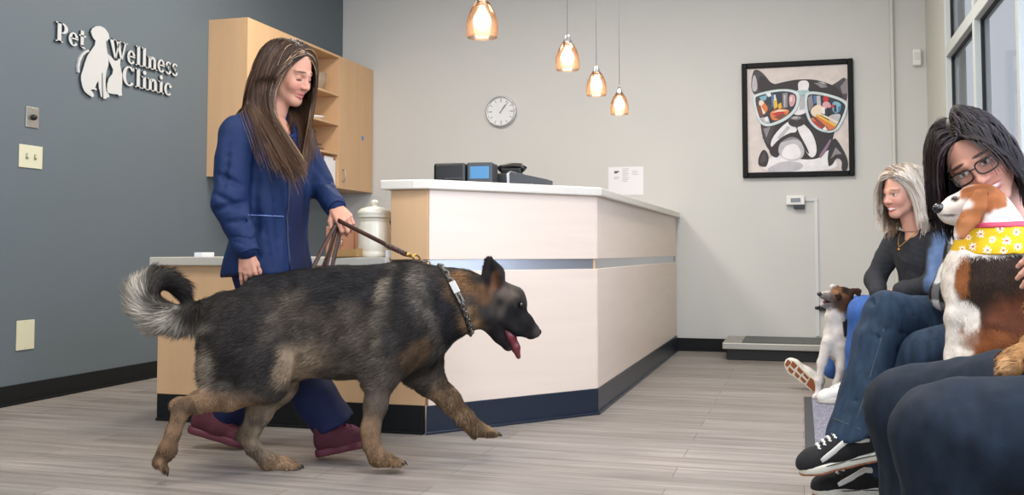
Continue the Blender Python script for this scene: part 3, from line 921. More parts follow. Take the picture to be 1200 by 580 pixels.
# wooden mini cabinet and tray
c = on(404, 4.86, L)
wc = thing('desktop_organizer', 'small brown wooden organizer with two doors behind the leash hand', 'organizer', c)
M_BRN = mat('rose_brown_wood', '#a9795f', .5, vary=.08, vscale=(10, 10, 2))
obox('organizer_body', M_BRN, wc, c, .15, .12, L, L + .148, .1)
for s_ in (-1, 1):
    dd = obox('door', M_BRN, wc, c + V3(s_ * .037 + .006, -.062, 0), .068, .008, L + .01, L + .14, .1, .002)
    MB().tube([c + V3(s_ * .012 + .008, -.070, L * 0 + .055), c + V3(s_ * .012 + .008, -.080, .065), c + V3(s_ * .012 + .008, -.070, .085)], .003).build('handle', M_CHROME, dd)
c = on(407, 4.52, L)
tr = MB()
Mx = Matrix.Translation((c[0], c[1], L)) @ rotz(.1)
for lo_, hi_ in (((-.058, -.04, 0), (.058, .04, .005)), ((-.058, -.04, 0), (.058, -.034, .036)), ((-.058, .034, 0), (.058, .04, .036)), ((-.058, -.034, 0), (-.052, .034, .04)), ((.052, -.034, 0), (.058, .034, .04))):
    tr.box(lo_, hi_, M=Mx)
tag(tr.build('wooden_tray', mat('honey_wood', '#a5804f', .5, vary=.1, vscale=(20, 20, 5)), loc=c), 'small honey coloured wooden box tray on the low counter', 'tray')
c = on(239, 4.78, L)
nb = MB().box((c[0] - .02, c[1] - .05, L), (c[0] + .025, c[1] + .05, L + .022))
tag(nb.build('note_pad', M_PAPER, loc=c, bevel=.002), 'small white pad on the low counter behind the standing woman', 'pad')
c = on(365, 4.6, L)
# papers standing against the cabinet divider, on the low shelf
z = CZ0 + .018
y = 7.30
pp_ = MB().box((CX1 - .03, y, z), (CX1 - .027, y + .16, z + .235)).box((CX1 - .024, y + .02, z), (CX1 - .021, y + .19, z + .21))
tag(pp_.build('leaflet_stack', M_PAPER, loc=(CX1 - .03, y, z)), 'white leaflets standing on the lowest cabinet shelf', 'leaflets')
# bowls and a black lamp on the shelves
z = SHZ[2] + t
c = V3(CX1 - .12, 7.33, z)
tag(MB().lathe([(.001, 0), (.035, 0), (.05, .02), (.075, .08), (.085, .15), (.083, .15), (.07, .08), (.045, .024), (.001, .008)], c, 28).build('glass_bowl', mat('tinted_glass', '#cdb9a2', .15, trans=.5), loc=c), 'clear glass bowl on the topmost cabinet shelf', 'bowl')
z = SHZ[1] + t
c = V3(CX1 - .10, 7.25, z)
tag(MB().lathe([(.001, 0), (.05, 0), (.075, .018), (.09, .03), (.088, .03), (.05, .008), (.001, .006)], c, 28).build('white_dish', M_WHITEP, loc=c), 'shallow white dish on the middle cabinet shelf', 'dish')
c2 = V3(CX1 - .09, 7.08, z)
tag(MB().lathe([(.001, 0), (.03, 0), (.045, .03), (.05, .06), (.047, .06), (.03, .008), (.001, .006)], c2, 24).build('white_cup', M_WHITEP, loc=c2), 'small white cup beside the dish on the middle shelf', 'cup')
z = SHZ[0] + t
c = V3(CX1 - .09, 7.22, z)
bl = thing('desk_microscope', 'black microscope like device on the lower open cabinet shelf', 'microscope', c)
MB().box(c + V3(-.05, -.08, 0), c + V3(.05, .10, .02)).build('foot', M_BLACKP, bl, bevel=.006)
MB().tube([c + V3(0, -.06, .015), c + V3(0, -.065, .07), c + V3(0, -.03, .13), c + V3(0, .02, .15)], [.022, .02, .018, .016], 10).build('arm', M_BLACKP, bl)
MB().tube([c + V3(0, .05, .05), c + V3(0, .0, .12), c + V3(0, -.05, .19)], [.018, .022, .02], 12).build('tube', M_BLACKP, bl)
MB().box(c + V3(-.03, .0, .05), c + V3(.03, .10, .058)).build('stage', M_GREYP, bl, bevel=.002)
# ------------------------------------------------------------------ soft bodies: distance fields turned into one surface
def sm(x):
    return x * x * (3 - 2 * x)

def hash3(ix, iy, iz, seed):
    h = (ix * 374761393 + iy * 668265263 + iz * 2147483647 + seed * 974711) & 0xffffffff
    h = ((h ^ (h >> 13)) * 1274126177) & 0xffffffff
    return ((h ^ (h >> 16)) & 0xffff) / 65535.0

def noise3(p, freq=1.0, seed=0):
    p = np.asarray(p, float) * freq
    i = np.floor(p).astype(np.int64)
    f = sm(p - i)
    r = 0
    for dx in (0, 1):
        for dy in (0, 1):
            for dz in (0, 1):
                w = (f[..., 0] if dx else 1 - f[..., 0]) * (f[..., 1] if dy else 1 - f[..., 1]) * (f[..., 2] if dz else 1 - f[..., 2])
                r = r + w * hash3(i[..., 0] + dx, i[..., 1] + dy, i[..., 2] + dz, seed)
    return r * 2 - 1

BIG = 0.3
class Sdf:
    def __init__(s, lo, hi, h):
        s.lo, s.h = np.array(lo, float), h
        s.n = np.ceil((np.array(hi) - s.lo) / h).astype(int) + 1
        s.D = np.full(tuple(s.n), BIG, np.float32)

    def sub(s, lo, hi):
        a = np.clip(np.floor((np.array(lo) - s.lo) / s.h).astype(int), 0, s.n)
        b = np.clip(np.ceil((np.array(hi) - s.lo) / s.h).astype(int) + 1, 0, s.n)
        if np.any(b <= a):
            return None, None
        sl = tuple(slice(x, y) for x, y in zip(a, b))
        ax = [(s.lo[i] + s.h * np.arange(a[i], b[i])).astype(np.float32) for i in range(3)]
        return sl, (ax[0][:, None, None], ax[1][None, :, None], ax[2][None, None, :])

    def blend(s, sl, d, k, cut=False):
        c = s.D[sl]
        if cut:
            d = -d
            hh = np.maximum(k - np.abs(c - d), 0) / k if k > 0 else 0
            s.D[sl] = np.maximum(c, d) + hh * hh * k * .25
        else:
            hh = np.maximum(k - np.abs(c - d), 0) / k if k > 0 else 0
            s.D[sl] = np.minimum(c, d) - hh * hh * k * .25

    def cap(s, a, b, ra, rb=None, k=.02, sc=(1, 1, 1), cut=False):
        """round cone from a to b; sc squeezes the axes (a value of 1.5 makes it that much thinner along the axis)"""
        a, b = np.array(a, float), np.array(b, float)
        rb = ra if rb is None else rb
        sc = np.array(sc, float)
        m = max(ra, rb)
        pad = m / sc + k + 3 * s.h
        sl, g = s.sub(np.minimum(a, b) - pad, np.maximum(a, b) + pad)
        if sl is None:
            return s
        x, y, z = [(g[i] - a[i]) * sc[i] for i in range(3)]
        d = (b - a) * sc
        L2 = max(d.dot(d), 1e-9)
        t = np.clip((x * d[0] + y * d[1] + z * d[2]) / L2, 0, 1).astype(np.float32)
        q = np.sqrt((x - d[0] * t) ** 2 + (y - d[1] * t) ** 2 + (z - d[2] * t) ** 2) - (ra + (rb - ra) * t)
        s.blend(sl, q / max(sc.max() ** .5, 1) if sc.max() > 1 else q, k, cut)
        return s

    def chain(s, pts, k=.02, sc=(1, 1, 1)):
        for (a, ra), (b, rb) in zip(pts[:-1], pts[1:]):
            s.cap(a, b, ra, rb, k, sc)
        return s

    def ell(s, c, r, R=None, k=.02, cut=False):
        """ellipsoid; R: 3x3, its columns are the ellipsoid's own axes"""
        c, r = np.array(c, float), np.array(r, float)
        R = np.eye(3) if R is None else np.array(R, float)
        ext = np.sqrt(((R * r) ** 2).sum(1))
        sl, g = s.sub(c - ext - k - 3 * s.h, c + ext + k + 3 * s.h)
        if sl is None:
            return s
        x, y, z = [g[i] - c[i] for i in range(3)]
        q = [R[0, i] * x + R[1, i] * y + R[2, i] * z for i in range(3)]
        k0 = np.sqrt(sum((q[i] / r[i]) ** 2 for i in range(3)))
        k1 = np.sqrt(sum((q[i] / r[i] ** 2) ** 2 for i in range(3))) + 1e-9
        s.blend(sl, k0 * (k0 - 1) / k1, k, cut)
        return s

    def box(s, c, r, R=None, rad=.005, k=.01, cut=False):
        c, r = np.array(c, float), np.array(r, float)
        R = np.eye(3) if R is None else np.array(R, float)
        ext = (np.abs(R) * r).sum(1)
        sl, g = s.sub(c - ext - k - 3 * s.h, c + ext + k + 3 * s.h)
        if sl is None:
            return s
        x, y, z = [g[i] - c[i] for i in range(3)]
        q = [np.abs(R[0, i] * x + R[1, i] * y + R[2, i] * z) - r[i] + rad for i in range(3)]
        d = np.sqrt(sum(np.maximum(t, 0) ** 2 for t in q)) + np.minimum(np.maximum(np.maximum(q[0], q[1]), q[2]), 0) - rad
        s.blend(sl, d, k, cut)
        return s

    def half(s, p, n, k=.004):
        """keep only the side of the plane (p, n) that n points away from"""
        n = np.array(n, float) / np.linalg.norm(n)
        _, g = s.sub(s.lo, s.lo + s.h * (s.n - 1))
        d = sum((g[i] - p[i]) * n[i] for i in range(3))
        s.D = np.maximum(s.D, d.astype(np.float32))
        return s

    def ripple(s, amp, freq, seed=0, sc=(1, 1, 1), where=None):
        idx = np.argwhere(np.abs(s.D) < .05)
        p = s.lo + idx * s.h
        n = noise3(p * np.array(sc), freq, seed) + .5 * noise3(p * np.array(sc), freq * 2.1, seed + 5)
        if where is not None:
            n = n * where(p)
        s.D[tuple(idx.T)] += (amp * n).astype(np.float32)
        return s

    def at(s, p):
        """field value at points"""
        q = (np.asarray(p) - s.lo) / s.h
        i = np.floor(q).astype(int)
        ok = np.all((i >= 0) & (i < s.n - 1), axis=-1)
        i = np.clip(i, 0, s.n - 2)
        f = np.clip(q - i, 0, 1)
        r = 0
        for dx in (0, 1):
            for dy in (0, 1):
                for dz in (0, 1):
                    w = (f[..., 0] if dx else 1 - f[..., 0]) * (f[..., 1] if dy else 1 - f[..., 1]) * (f[..., 2] if dz else 1 - f[..., 2])
                    r = r + w * s.D[i[..., 0] + dx, i[..., 1] + dy, i[..., 2] + dz]
        return np.where(ok, r, BIG)

    def grad(s, p, e=None):
        e = e or s.h
        g = np.stack([s.at(p + np.eye(3)[i] * e) - s.at(p - np.eye(3)[i] * e) for i in range(3)], -1)
        return g / (np.linalg.norm(g, axis=-1, keepdims=True) + 1e-9)

    def mesh(s, smooth=1):
        D = s.D
        ins = D < 0
        c = [ins[dx:ins.shape[0] - 1 + dx, dy:ins.shape[1] - 1 + dy, dz:ins.shape[2] - 1 + dz] for dx in (0, 1) for dy in (0, 1) for dz in (0, 1)]
        cnt = sum(x.astype(np.int8) for x in c)
        cells = np.argwhere((cnt > 0) & (cnt < 8))
        vid = np.full(cnt.shape, -1, np.int64)
        vid[tuple(cells.T)] = np.arange(len(cells))
        acc = np.zeros((len(cells), 3))
        num = np.zeros(len(cells))
        corners = [(dx, dy, dz) for dx in (0, 1) for dy in (0, 1) for dz in (0, 1)]
        val = {cn: D[cells[:, 0] + cn[0], cells[:, 1] + cn[1], cells[:, 2] + cn[2]].astype(float) for cn in corners}
        for a in corners:
            for ax in range(3):
                if a[ax] == 0:
                    b = list(a); b[ax] = 1; b = tuple(b)
                    va, vb = val[a], val[b]
                    m = (va < 0) != (vb < 0)
                    t = np.where(m, va / np.where(m, va - vb, 1), 0)
                    pt = np.array(a, float)[None, :] + np.zeros((len(cells), 3))
                    pt[:, ax] += t
                    acc[m] += pt[m]
                    num[m] += 1
        verts = s.lo + s.h * (cells + acc / np.maximum(num, 1)[:, None])
        quads = []
        for ax in range(3):
            o = [i for i in range(3) if i != ax]
            sl0 = [slice(None)] * 3; sl1 = [slice(None)] * 3
            sl0[ax] = slice(0, -1); sl1[ax] = slice(1, None)
            A, B_ = ins[tuple(sl0)], ins[tuple(sl1)]
            e = np.argwhere(A != B_)
            e = e[(e[:, o[0]] > 0) & (e[:, o[1]] > 0) & (e[:, o[0]] < ins.shape[o[0]] - 1) & (e[:, o[1]] < ins.shape[o[1]] - 1)]
            fl = A[tuple(e.T)]
            def v(d0, d1):
                q = e.copy()
                q[:, o[0]] -= d0
                q[:, o[1]] -= d1
                return vid[tuple(q.T)]
            q = np.stack([v(0, 0), v(1, 0), v(1, 1), v(0, 1)], 1)
            sw = fl if ax != 1 else ~fl
            q[~sw] = q[~sw][:, ::-1]
            quads.append(q)
        quads = np.concatenate(quads)
        quads = quads[(quads >= 0).all(1)]
        for _ in range(smooth):
            a = np.zeros_like(verts); n = np.zeros(len(verts))
            for i in range(4):
                j = quads[:, (i + 1) % 4]
                np.add.at(a, quads[:, i], verts[j]); np.add.at(n, quads[:, i], 1)
                np.add.at(a, j, verts[quads[:, i]]); np.add.at(n, j, 1)
            verts = verts * .5 + .5 * a / np.maximum(n, 1)[:, None]
        return verts, quads

def join(parts):
    vs, fs, o = [], [], 0
    for v, f in parts:
        vs.append(v); fs.append(f + o); o += len(v)
    return np.concatenate(vs), np.concatenate(fs)

def raw_mesh(name, verts, faces, mats, parent=None, loc=None, cols=None, smooth=True, mi=None):
    """faces: an (n,4) or (n,3) array in room coordinates"""
    base = np.array(loc, float) if loc is not None else (WPOS[parent.name] if parent is not None else np.zeros(3))
    me = bpy.data.meshes.new(name)
    k = faces.shape[1]
    me.vertices.add(len(verts))
    me.vertices.foreach_set('co', (verts - base).astype(np.float32).ravel())
    me.loops.add(len(faces) * k)
    me.loops.foreach_set('vertex_index', faces.astype(np.int32).ravel())
    me.polygons.add(len(faces))
    me.polygons.foreach_set('loop_start', np.arange(0, len(faces) * k, k, dtype=np.int32))
    me.polygons.foreach_set('loop_total', np.full(len(faces), k, np.int32))
    me.polygons.foreach_set('use_smooth', np.full(len(faces), smooth))
    if mi is not None:
        me.polygons.foreach_set('material_index', mi.astype(np.int32))
    me.update(calc_edges=True)
    me.validate()
    if cols is not None:
        ca = me.color_attributes.new('Col', 'FLOAT_COLOR', 'POINT')
        rgba = np.ones((len(verts), 4), np.float32)
        rgba[:, :3] = cols
        ca.data.foreach_set('color', rgba.ravel())
    for m in (mats if isinstance(mats, (list, tuple)) else [mats]):
        me.materials.append(m)
    o = bpy.data.objects.new(name, me)
    COL.objects.link(o)
    if parent is not None:
        o.parent = parent
        o.location = Vector(base - WPOS[parent.name])
    else:
        o.location = Vector(base)
    WPOS[o.name] = base
    return o

def vnormals(verts, quads):
    n = np.zeros_like(verts)
    fn = np.cross(verts[quads[:, 2]] - verts[quads[:, 0]], verts[quads[:, 3]] - verts[quads[:, 1]])
    for i in range(quads.shape[1]):
        np.add.at(n, quads[:, i], fn)
    return n / (np.linalg.norm(n, axis=1, keepdims=True) + 1e-12)

def L_(c):
    return np.array(lin(c))

def blot(u, v, cx, cy, rx, ry, rot=0, soft=.5):
    """1 inside an oval patch, falling to 0 at its soft edge"""
    a = math.radians(rot)
    x, y = (u - cx) * math.cos(a) + (v - cy) * math.sin(a), -(u - cx) * math.sin(a) + (v - cy) * math.cos(a)
    r = np.sqrt((x / rx) ** 2 + (y / ry) ** 2)
    return sm(np.clip((1 + soft * .5 - r) / soft, 0, 1))

def mixc(cols, w, c):
    c = L_(c) if isinstance(c, str) else np.array(c)
    return cols * (1 - w[:, None]) + c[None, :] * w[:, None]

def fur(name, verts, quads, cols, n, length, flow, mat_, parent, lift=.3, width=.0022, jit=.25, vmin=.7, vmax=1.3, dens=None, rng=None, droop=.1):
    """short tapered hairs: length(p) metres and flow(p, normal) direction, both vectorised"""
    rng = rng or RNG
    p = verts[quads]
    ar = np.linalg.norm(np.cross(p[:, 2] - p[:, 0], p[:, 3] - p[:, 1]), axis=1)
    if dens is not None:
        ar = ar * dens(p.mean(1))
    cs = np.cumsum(ar)
    f = np.searchsorted(cs, rng.random(n) * cs[-1])
    f = np.clip(f, 0, len(quads) - 1)
    a, b = rng.random((n, 1)), rng.random((n, 1))
    Q = p[f]
    pos = (Q[:, 0] * (1 - a) + Q[:, 1] * a) * (1 - b) + (Q[:, 3] * (1 - a) + Q[:, 2] * a) * b
    nrm = vnormals(verts, quads)[quads[f, 0]]
    c = cols[quads[f]].mean(1)
    t = flow(pos, nrm)
    t = t + jit * rng.normal(size=(n, 3)) * .5
    t = t - nrm * (t * nrm).sum(1, keepdims=True)
    t /= np.linalg.norm(t, axis=1, keepdims=True) + 1e-9
    L = (length(pos) * (.65 + .7 * rng.random(n)))[:, None]
    lf = lift * (.5 + rng.random((n, 1)))
    d0 = t + nrm * lf
    d0 /= np.linalg.norm(d0, axis=1, keepdims=True)
    d1 = t + nrm * lf * .4 + V3(0, 0, -droop)
    d1 /= np.linalg.norm(d1, axis=1, keepdims=True)
    s = np.cross(nrm, t)
    w = width * (.7 + .6 * rng.random((n, 1)))
    p0 = pos - nrm * .002
    p1 = p0 + d0 * L * .5
    p2 = p1 + d1 * L * .5
    V = np.stack([p0 - s * w * .5, p0 + s * w * .5, p1 + s * w * .42, p1 - s * w * .42, p2], 1).reshape(-1, 3)
    o = np.arange(n)[:, None] * 5
    T = np.concatenate([o + np.array([[0, 1, 2]]), o + np.array([[0, 2, 3]]), o + np.array([[3, 2, 4]])])
    var = (vmin + (vmax - vmin) * rng.random((n, 1)))
    C = np.repeat(np.clip(c * var, 0, 1), 5, 0)
    return raw_mesh(name, V, T, mat_, parent, cols=C)

M_FUR = mat('fur', '#777777', .7, vcol=True, spec=.15)
M_COAT = mat('coat', '#777777', .85, vcol=True, spec=.12)
M_WETN = mat('wet_nose', '#141314', .22, spec=.7)
M_TONGUE = mat('tongue_pink', '#651f2b', .35, spec=.6, sss=.1)
M_EYEB = mat('dark_eye', '#1a100a', .08, spec=.8)
M_CLAW = mat('dark_claw', '#1d1a18', .4)
M_TOOTH = mat('ivory_tooth', '#e6dfcc', .3)
# ------------------------------------------------------------------ the big shepherd dog
class Frame:
    """a body's own frame: x along its heading, y across (away from the camera), z up"""
    def __init__(s, px, d, phi):
        s.O = P(px, 500, d); s.O[2] = 0
        s.h = RT * math.cos(phi) + FH * math.sin(phi)
        s.n = FH * math.cos(phi) - RT * math.sin(phi)
        s.d = d
        s.M = np.stack([s.h, s.n, V3(0, 0, 1)], 1)
    def J(s, px, py, w=0.0):
        r = ray(px, py)
        t = (w - (EYE - s.O).dot(s.n)) / r.dot(s.n)
        p = EYE + r * t - s.O
        return V3(p.dot(s.h), w, p[2])
    def r(s, q):
        return q * s.d / FL
    def out(s, v):
        return s.O + v @ s.M.T
    def inv(s, p):
        return (p - s.O) @ s.M

G = Frame(345, 3.66, math.radians(13))
J = G.J
R_ = G.r
S = Sdf((-.80, -.24, -.01), (1.02, .26, .92), .0085)
def ellp(cx, cy, rx, ry, lat, w=0, rot=0, k=.05):
    a = math.radians(-rot)
    Rm = np.array([[math.cos(a), 0, -math.sin(a)], [0, 1, 0], [math.sin(a), 0, math.cos(a)]])
    S.ell(J(cx, cy, w), (R_(rx), lat, R_(ry)), Rm, k)
# trunk
ellp(458, 376, 62, 64, .135)
ellp(405, 379, 80, 66, .14)
ellp(345, 380, 72, 58, .118)
ellp(282, 385, 42, 43, .108)
ellp(495, 378, 40, 52, .115)
ellp(258, 416, 24, 44, .05, -.06, 8, .05)
S.cap(J(300, 334, 0), J(480, 318, 0), R_(9), R_(9), .05)
def leg(pts, w, k=.03, sc=(1, 1, 1)):
    S.chain([(J(x, y, ww if (ww := (q[3] if len(q) > 3 else w)) is not None else w), R_(r)) for q in pts for x, y, r in [q[:3]]], k, sc)
# near hind leg, pushing off
leg([(282, 385, 42, -.05), (300, 425, 36, -.07), (312, 447, 25, -.075)], -.06, .04, (1, 1.35, 1))
leg([(308, 446, 24), (268, 461, 19), (235, 470, 12.5), (213, 477.5, 9.5)], -.08, .018)
leg([(209, 472, 6.5), (204, 474, 6)], -.08, .012)
leg([(210, 475, 9), (211, 485, 9), (203, 507, 8.5), (197, 526, 9.2)], -.08, .012)
leg([(196, 528, 10), (187, 541, 8.5)], -.08, .02)
# far hind leg, planted
leg([(296, 390, 40, .05), (316, 430, 36, .06), (322, 452, 25, .065)], .06, .04, (1, 1.35, 1))
leg([(318, 452, 22), (304, 483, 15), (295, 503, 11), (289, 511, 9.5)], .07, .018)
leg([(286, 505, 6.5), (281, 510, 6)], .07, .012)
leg([(290, 510, 11), (296, 524, 9.2), (313, 540, 9.2)], .07, .012)
leg([(316, 541, 10), (338, 544, 8)], .07, .02)
# near front leg, planted
leg([(468, 372, 42, -.06), (452, 410, 33, -.075), (446, 436, 22, -.085)], -.07, .05, (1, 1.3, 1))
leg([(446, 440, 18), (440, 475, 13), (434, 503, 10.5), (435, 520, 9.5), (441, 534, 9.5)], -.085, .025)
leg([(443, 536, 10.5), (459, 539.5, 7.5)], -.085, .02)
# far front leg, reaching forward
leg([(480, 385, 36, .05), (492, 425, 26, .07), (503, 446, 18, .075)], .07, .05, (1, 1.3, 1))
leg([(503, 446, 17), (525, 467, 13.5), (545, 489, 10), (557, 501, 9.5)], .08, .025)
leg([(558, 502, 9.5), (573, 506.5, 7.5)], .08, .02)
def toes(x, y, w, r, ang, spread=.0205):
    """four toes fanning across the front of a paw; ang: slope in the side view"""
    res = []
    f_ = V3(math.cos(ang), 0, math.sin(ang)); up_ = V3(-math.sin(ang), 0, math.cos(ang))
    for i, o_ in enumerate((-1.5, -.5, .5, 1.5)):
        f = 1 if abs(o_) < 1 else .55
        a = J(x, y, w) + V3(0, o_ * spread, 0)
        b = a + f_ * (.010 + r * 1.1 * f)
        S.cap(a, b, r * .60, r * .52, .004)
        res.append((b, ang))
    for o_ in (-1, 0, 1):
        a = J(x, y, w) + V3(0, o_ * spread, 0) + up_ * r * .62
        S.cap(a, a + f_ * .05 - up_ * r * .3, .003, .0045, .006, cut=True)
    return res
claws = []
claws += toes(459, 540.5, -.085, .024, -.15)
claws += toes(338, 545, .07, .024, -.15)
claws += toes(572, 506.5, .08, .022, -.2)
claws += toes(188, 541, -.08, .022, -1.0)
# neck and head
leg([(490, 356, 47), (520, 356, 38), (545, 352, 31), (568, 353, 27)], 0, .06, (1, 1.25, 1))
ellp(579, 354, 23, 22.5, .066, k=.03)
S.chain([(J(585, 342, 0), R_(13)), (J(600, 350, 0), R_(14)), (J(606, 358, 0), R_(12.5))], .03, (1, .8, 1))
ellp(573, 366, 20, 18, .062, k=.03)
S.chain([(J(594, 365, 0), R_(19)), (J(611, 378, 0), R_(13.5)), (J(624, 387, 0), R_(9.6))], .02)
S.cap(J(622, 384, 0), J(629, 390, 0), R_(7.5), R_(5.4), .012)
for s_ in (-1, 1):   # lips
    S.chain([(J(590, 374, s_ * .030), R_(9)), (J(606, 387, s_ * .026), R_(7)), (J(622, 393, s_ * .012), R_(5))], .012)
# lower jaw, open
S.chain([(J(576, 376, 0), R_(15)), (J(585, 393, 0), R_(8.5)), (J(595.5, 406, 0), R_(6))], .014)
S.cap(J(590, 379.5, 0), J(612, 403, 0), R_(4.2), R_(9.5), .004, cut=True)
S.ell(J(612, 355.5, -.058), (.022, .014, .014), k=.012, cut=True)
# ears
for s_ in (-1, 1):
    w = .048 * s_
    S.chain([(J(579, 335, w), R_(14)), (J(578, 321, w * 1.15), R_(13)), (J(573, 306, w * 1.25), R_(5.5))], .014, (1.0, 2.0, 1))
    a_, b_ = J(582, 334, w + s_ * .030), J(576, 313, w * 1.2 + s_ * .022)
    S.cap(a_, b_, R_(9.5), R_(5), .008, cut=True)
# tail
leg([(262, 360, 17), (240, 369, 16), (212, 374, 14), (188, 371, 17), (170, 358, 16), (166, 343, 14), (178, 330, 10), (195, 328, 8), (209, 336, 7.5), (219, 351, 5)], 0, .025)
S.ell(J(350, 436, 0), (.05, .03, .022), k=.03)
S.ripple(.0035, 14, 3, where=lambda p: np.clip((p[:, 2] - .28) * 6, .15, 1))
gv, gq = S.mesh(1)
# coat
gw = G.out(gv)
pu, pv, _ = proj(gw)
wl_ = gv[:, 1]
nz = noise3(gv, 9, 1); nz2 = noise3(gv, 28, 2); nz3 = noise3(gv * V3(1, 1, .35), 60, 4)
def coat():
    u, v = pu + nz * 8 + nz2 * 3, pv + noise3(gv, 11, 8) * 8 + nz2 * 3
    c = np.zeros((len(gv), 3)) + L_('#4a4540')
    B = lambda *a, **k: blot(u, v, *a, **k)
    c = mixc(c, B(370, 330, 150, 46, 0, .8), '#232224')           # saddle
    c = mixc(c, B(400, 388, 60, 30, 0, .9) * .7, '#51473d')       # grizzled flank
    c = mixc(c, B(330, 372, 40, 30, 0, .9) * .6, '#4d443b')
    c = mixc(c, B(452, 362, 9, 42, 14, .8) * .8, '#7d7365')       # pale streak behind shoulder
    c = mixc(c, B(500, 345, 12, 26, -20, .8) * .7, '#746b61')
    c = mixc(c, B(420, 432, 60, 14, 0, .8) * .8, '#5f564c')
    c = mixc(c, B(475, 395, 26, 40, -25, .8) * .85, '#2c2928')
    c = mixc(c, B(490, 412, 24, 12, -30, .8) * .7, '#6f563f')
    c = mixc(c, B(525, 375, 14, 45, -18, .7), '#232123')          # black neck band
    c = mixc(c, B(546, 330, 22, 16, 10, .8), '#6f5136')           # tan neck
    c = mixc(c, B(552, 372, 17, 15, 0, .7), '#8d7153')
    c = mixc(c, B(536, 345, 12, 12, 0, .8) * .7, '#5b4733')
    # hind quarters
    c = mixc(c, B(290, 400, 52, 62, -10, .6), '#322e2c')
    c = mixc(c, B(330, 372, 12, 40, 35, .9) * .5, '#655a4e')
    c = mixc(c, B(243, 430, 14, 24, 10, .9) * .75, '#978a77')
    c = mixc(c, B(352, 427, 34, 22, -12, .8) * .9 * (1 - B(298, 412, 26, 60, -12, .5)), '#96826c')          # pale groin
    c = mixc(c, B(358, 432, 24, 12, 0, .7) * (wl_ > -.06), '#a8927d')
    # tail
    c = mixc(c, B(175, 366, 42, 24, 20, .5) * (v > 348 - (u < 172) * 30), '#b9b0a1')
    c = mixc(c, B(158, 348, 14, 24, 0, .6), '#c2baac')
    c = mixc(c, B(205, 336, 24, 11, 20, .6), '#2b2827')
    c = mixc(c, B(186, 352, 16, 11, 10, .7) * .8, '#37322e')
    c = mixc(c, B(228, 362, 20, 10, 5, .8), '#35312e')
    c = mixc(c, B(222, 380, 26, 8, 0, .8) * .6, '#8d857a')
    # legs
    tan = '#856a52'
    c = mixc(c, sm(np.clip((v - 446 - (u - 250) * .22) / 24, 0, 1)) * (u < 318) * (wl_ < 0), tan)
    c = mixc(c, B(215, 478, 12, 10, 0, .8) * (wl_ < 0) * .7, '#4a3c30')
    c = mixc(c, B(188, 500, 10, 26, -20, .8) * (wl_ < 0) * .6, '#6a5440')
    c = mixc(c, B(190, 535, 20, 14, 0, .7) * (wl_ < 0) * .6, '#5e4836')
    c = mixc(c, sm(np.clip((v - 430) / 20, 0, 1)) * (u < 362) * (wl_ > .015), '#8a7966')
    c = mixc(c, B(283, 520, 9, 26, -20, .8) * (wl_ > 0) * .7, '#5d4d3e')
    c = mixc(c, B(330, 545, 36, 14, 0, .7) * (wl_ > 0) * .8, '#94765a')
    c = mixc(c, sm(np.clip((v - 438) / 20, 0, 1)) * (u > 410) * (u < 475) * (wl_ < 0), '#6f6257')
    c = mixc(c, sm(np.clip((v - 470) / 40, 0, 1)) * (u > 410) * (u < 475) * (wl_ < 0), '#8a6e55')
    c = mixc(c, B(452, 470, 8, 40, 8, .8) * (wl_ < 0) * .7, '#5b5048')
    c = mixc(c, B(450, 541, 24, 8, 0, .7) * (wl_ < 0) * .6, '#7a6143')
    c = mixc(c, sm(np.clip((u + v - 950) / 22, 0, 1)) * (v > 430) * (u > 480) * (wl_ > 0), '#81684f')
    c = mixc(c, B(508, 440, 20, 12, 30, .8) * (wl_ > 0) * .7, '#5d5248')
    c = mixc(c, B(560, 506, 20, 8, 20, .8) * (wl_ > 0) * .5, '#6a543e')
    # head
    c = mixc(c, B(592, 362, 34, 30, 0, .4), '#3a3635')
    c = mixc(c, B(598, 345, 14, 12, 30, .9) * .65, '#6a5d52')
    c = mixc(c, B(585, 362, 14, 10, 0, .8) * .6, '#544c46')
    c = mixc(c, B(612, 380, 26, 24, 40, .5), '#201e1f')
    c = mixc(c, B(588, 394, 16, 16, 40, .5), '#242122')
    c = mixc(c, B(611, 357, 7, 5, 20, .6), '#151313')
    c = mixc(c, B(572, 317, 20, 22, 0, .5), '#2a2524')
    c = mixc(c, B(580, 328, 6, 12, 10, .7) * .8, '#6e4a36')
    c = mixc(c, B(566, 345, 12, 12, 0, .8) * .7, '#6d4f35')
    c *= (.70 * (1 + .36 * nz2 + .40 * nz3))[:, None]
    return np.clip(c, .003, 1)
gc = coat()
shep = thing('dog', 'large black and tan shepherd dog striding on a leash beside the standing woman', 'dog', G.O)
raw_mesh('body', gw, gq, M_COAT, shep, cols=gc)
AX = np.stack([G.h, G.n, V3(0, 0, 1)])
def gflow(p, n):
    q = G.inv(p)
    u, v, _ = proj(p)
    t = np.zeros_like(p) + (-G.h - V3(0, 0, .35))
    lg = ((v > 455) & (u < 610))[:, None]
    t = np.where(lg, V3(0, 0, -1) - G.h * .15, t)
    hd = ((u > 565) & (v < 420))[:, None]
    t = np.where(hd, -G.h * .8 - V3(0, 0, -.5), t)
    tl = u < 236
    # along the tail towards its tip
    tx, ty = -(v - 350), (u - 195)
    tt = (np.stack([tx, ty], 1) / (np.hypot(tx, ty)[:, None] + 1e-6))
    td = G.h * tt[:, :1] * 1.0 + V3(0, 0, -1) * tt[:, 1:]
    ra = (G.h * ((u - 195) / 40)[:, None] - V3(0, 0, 1) * ((v - 350) / 40)[:, None])
    t = np.where((tl & (v < 400))[:, None], -td * -1 * np.where(True, 1, 1) + ra * .6, t)
    return t
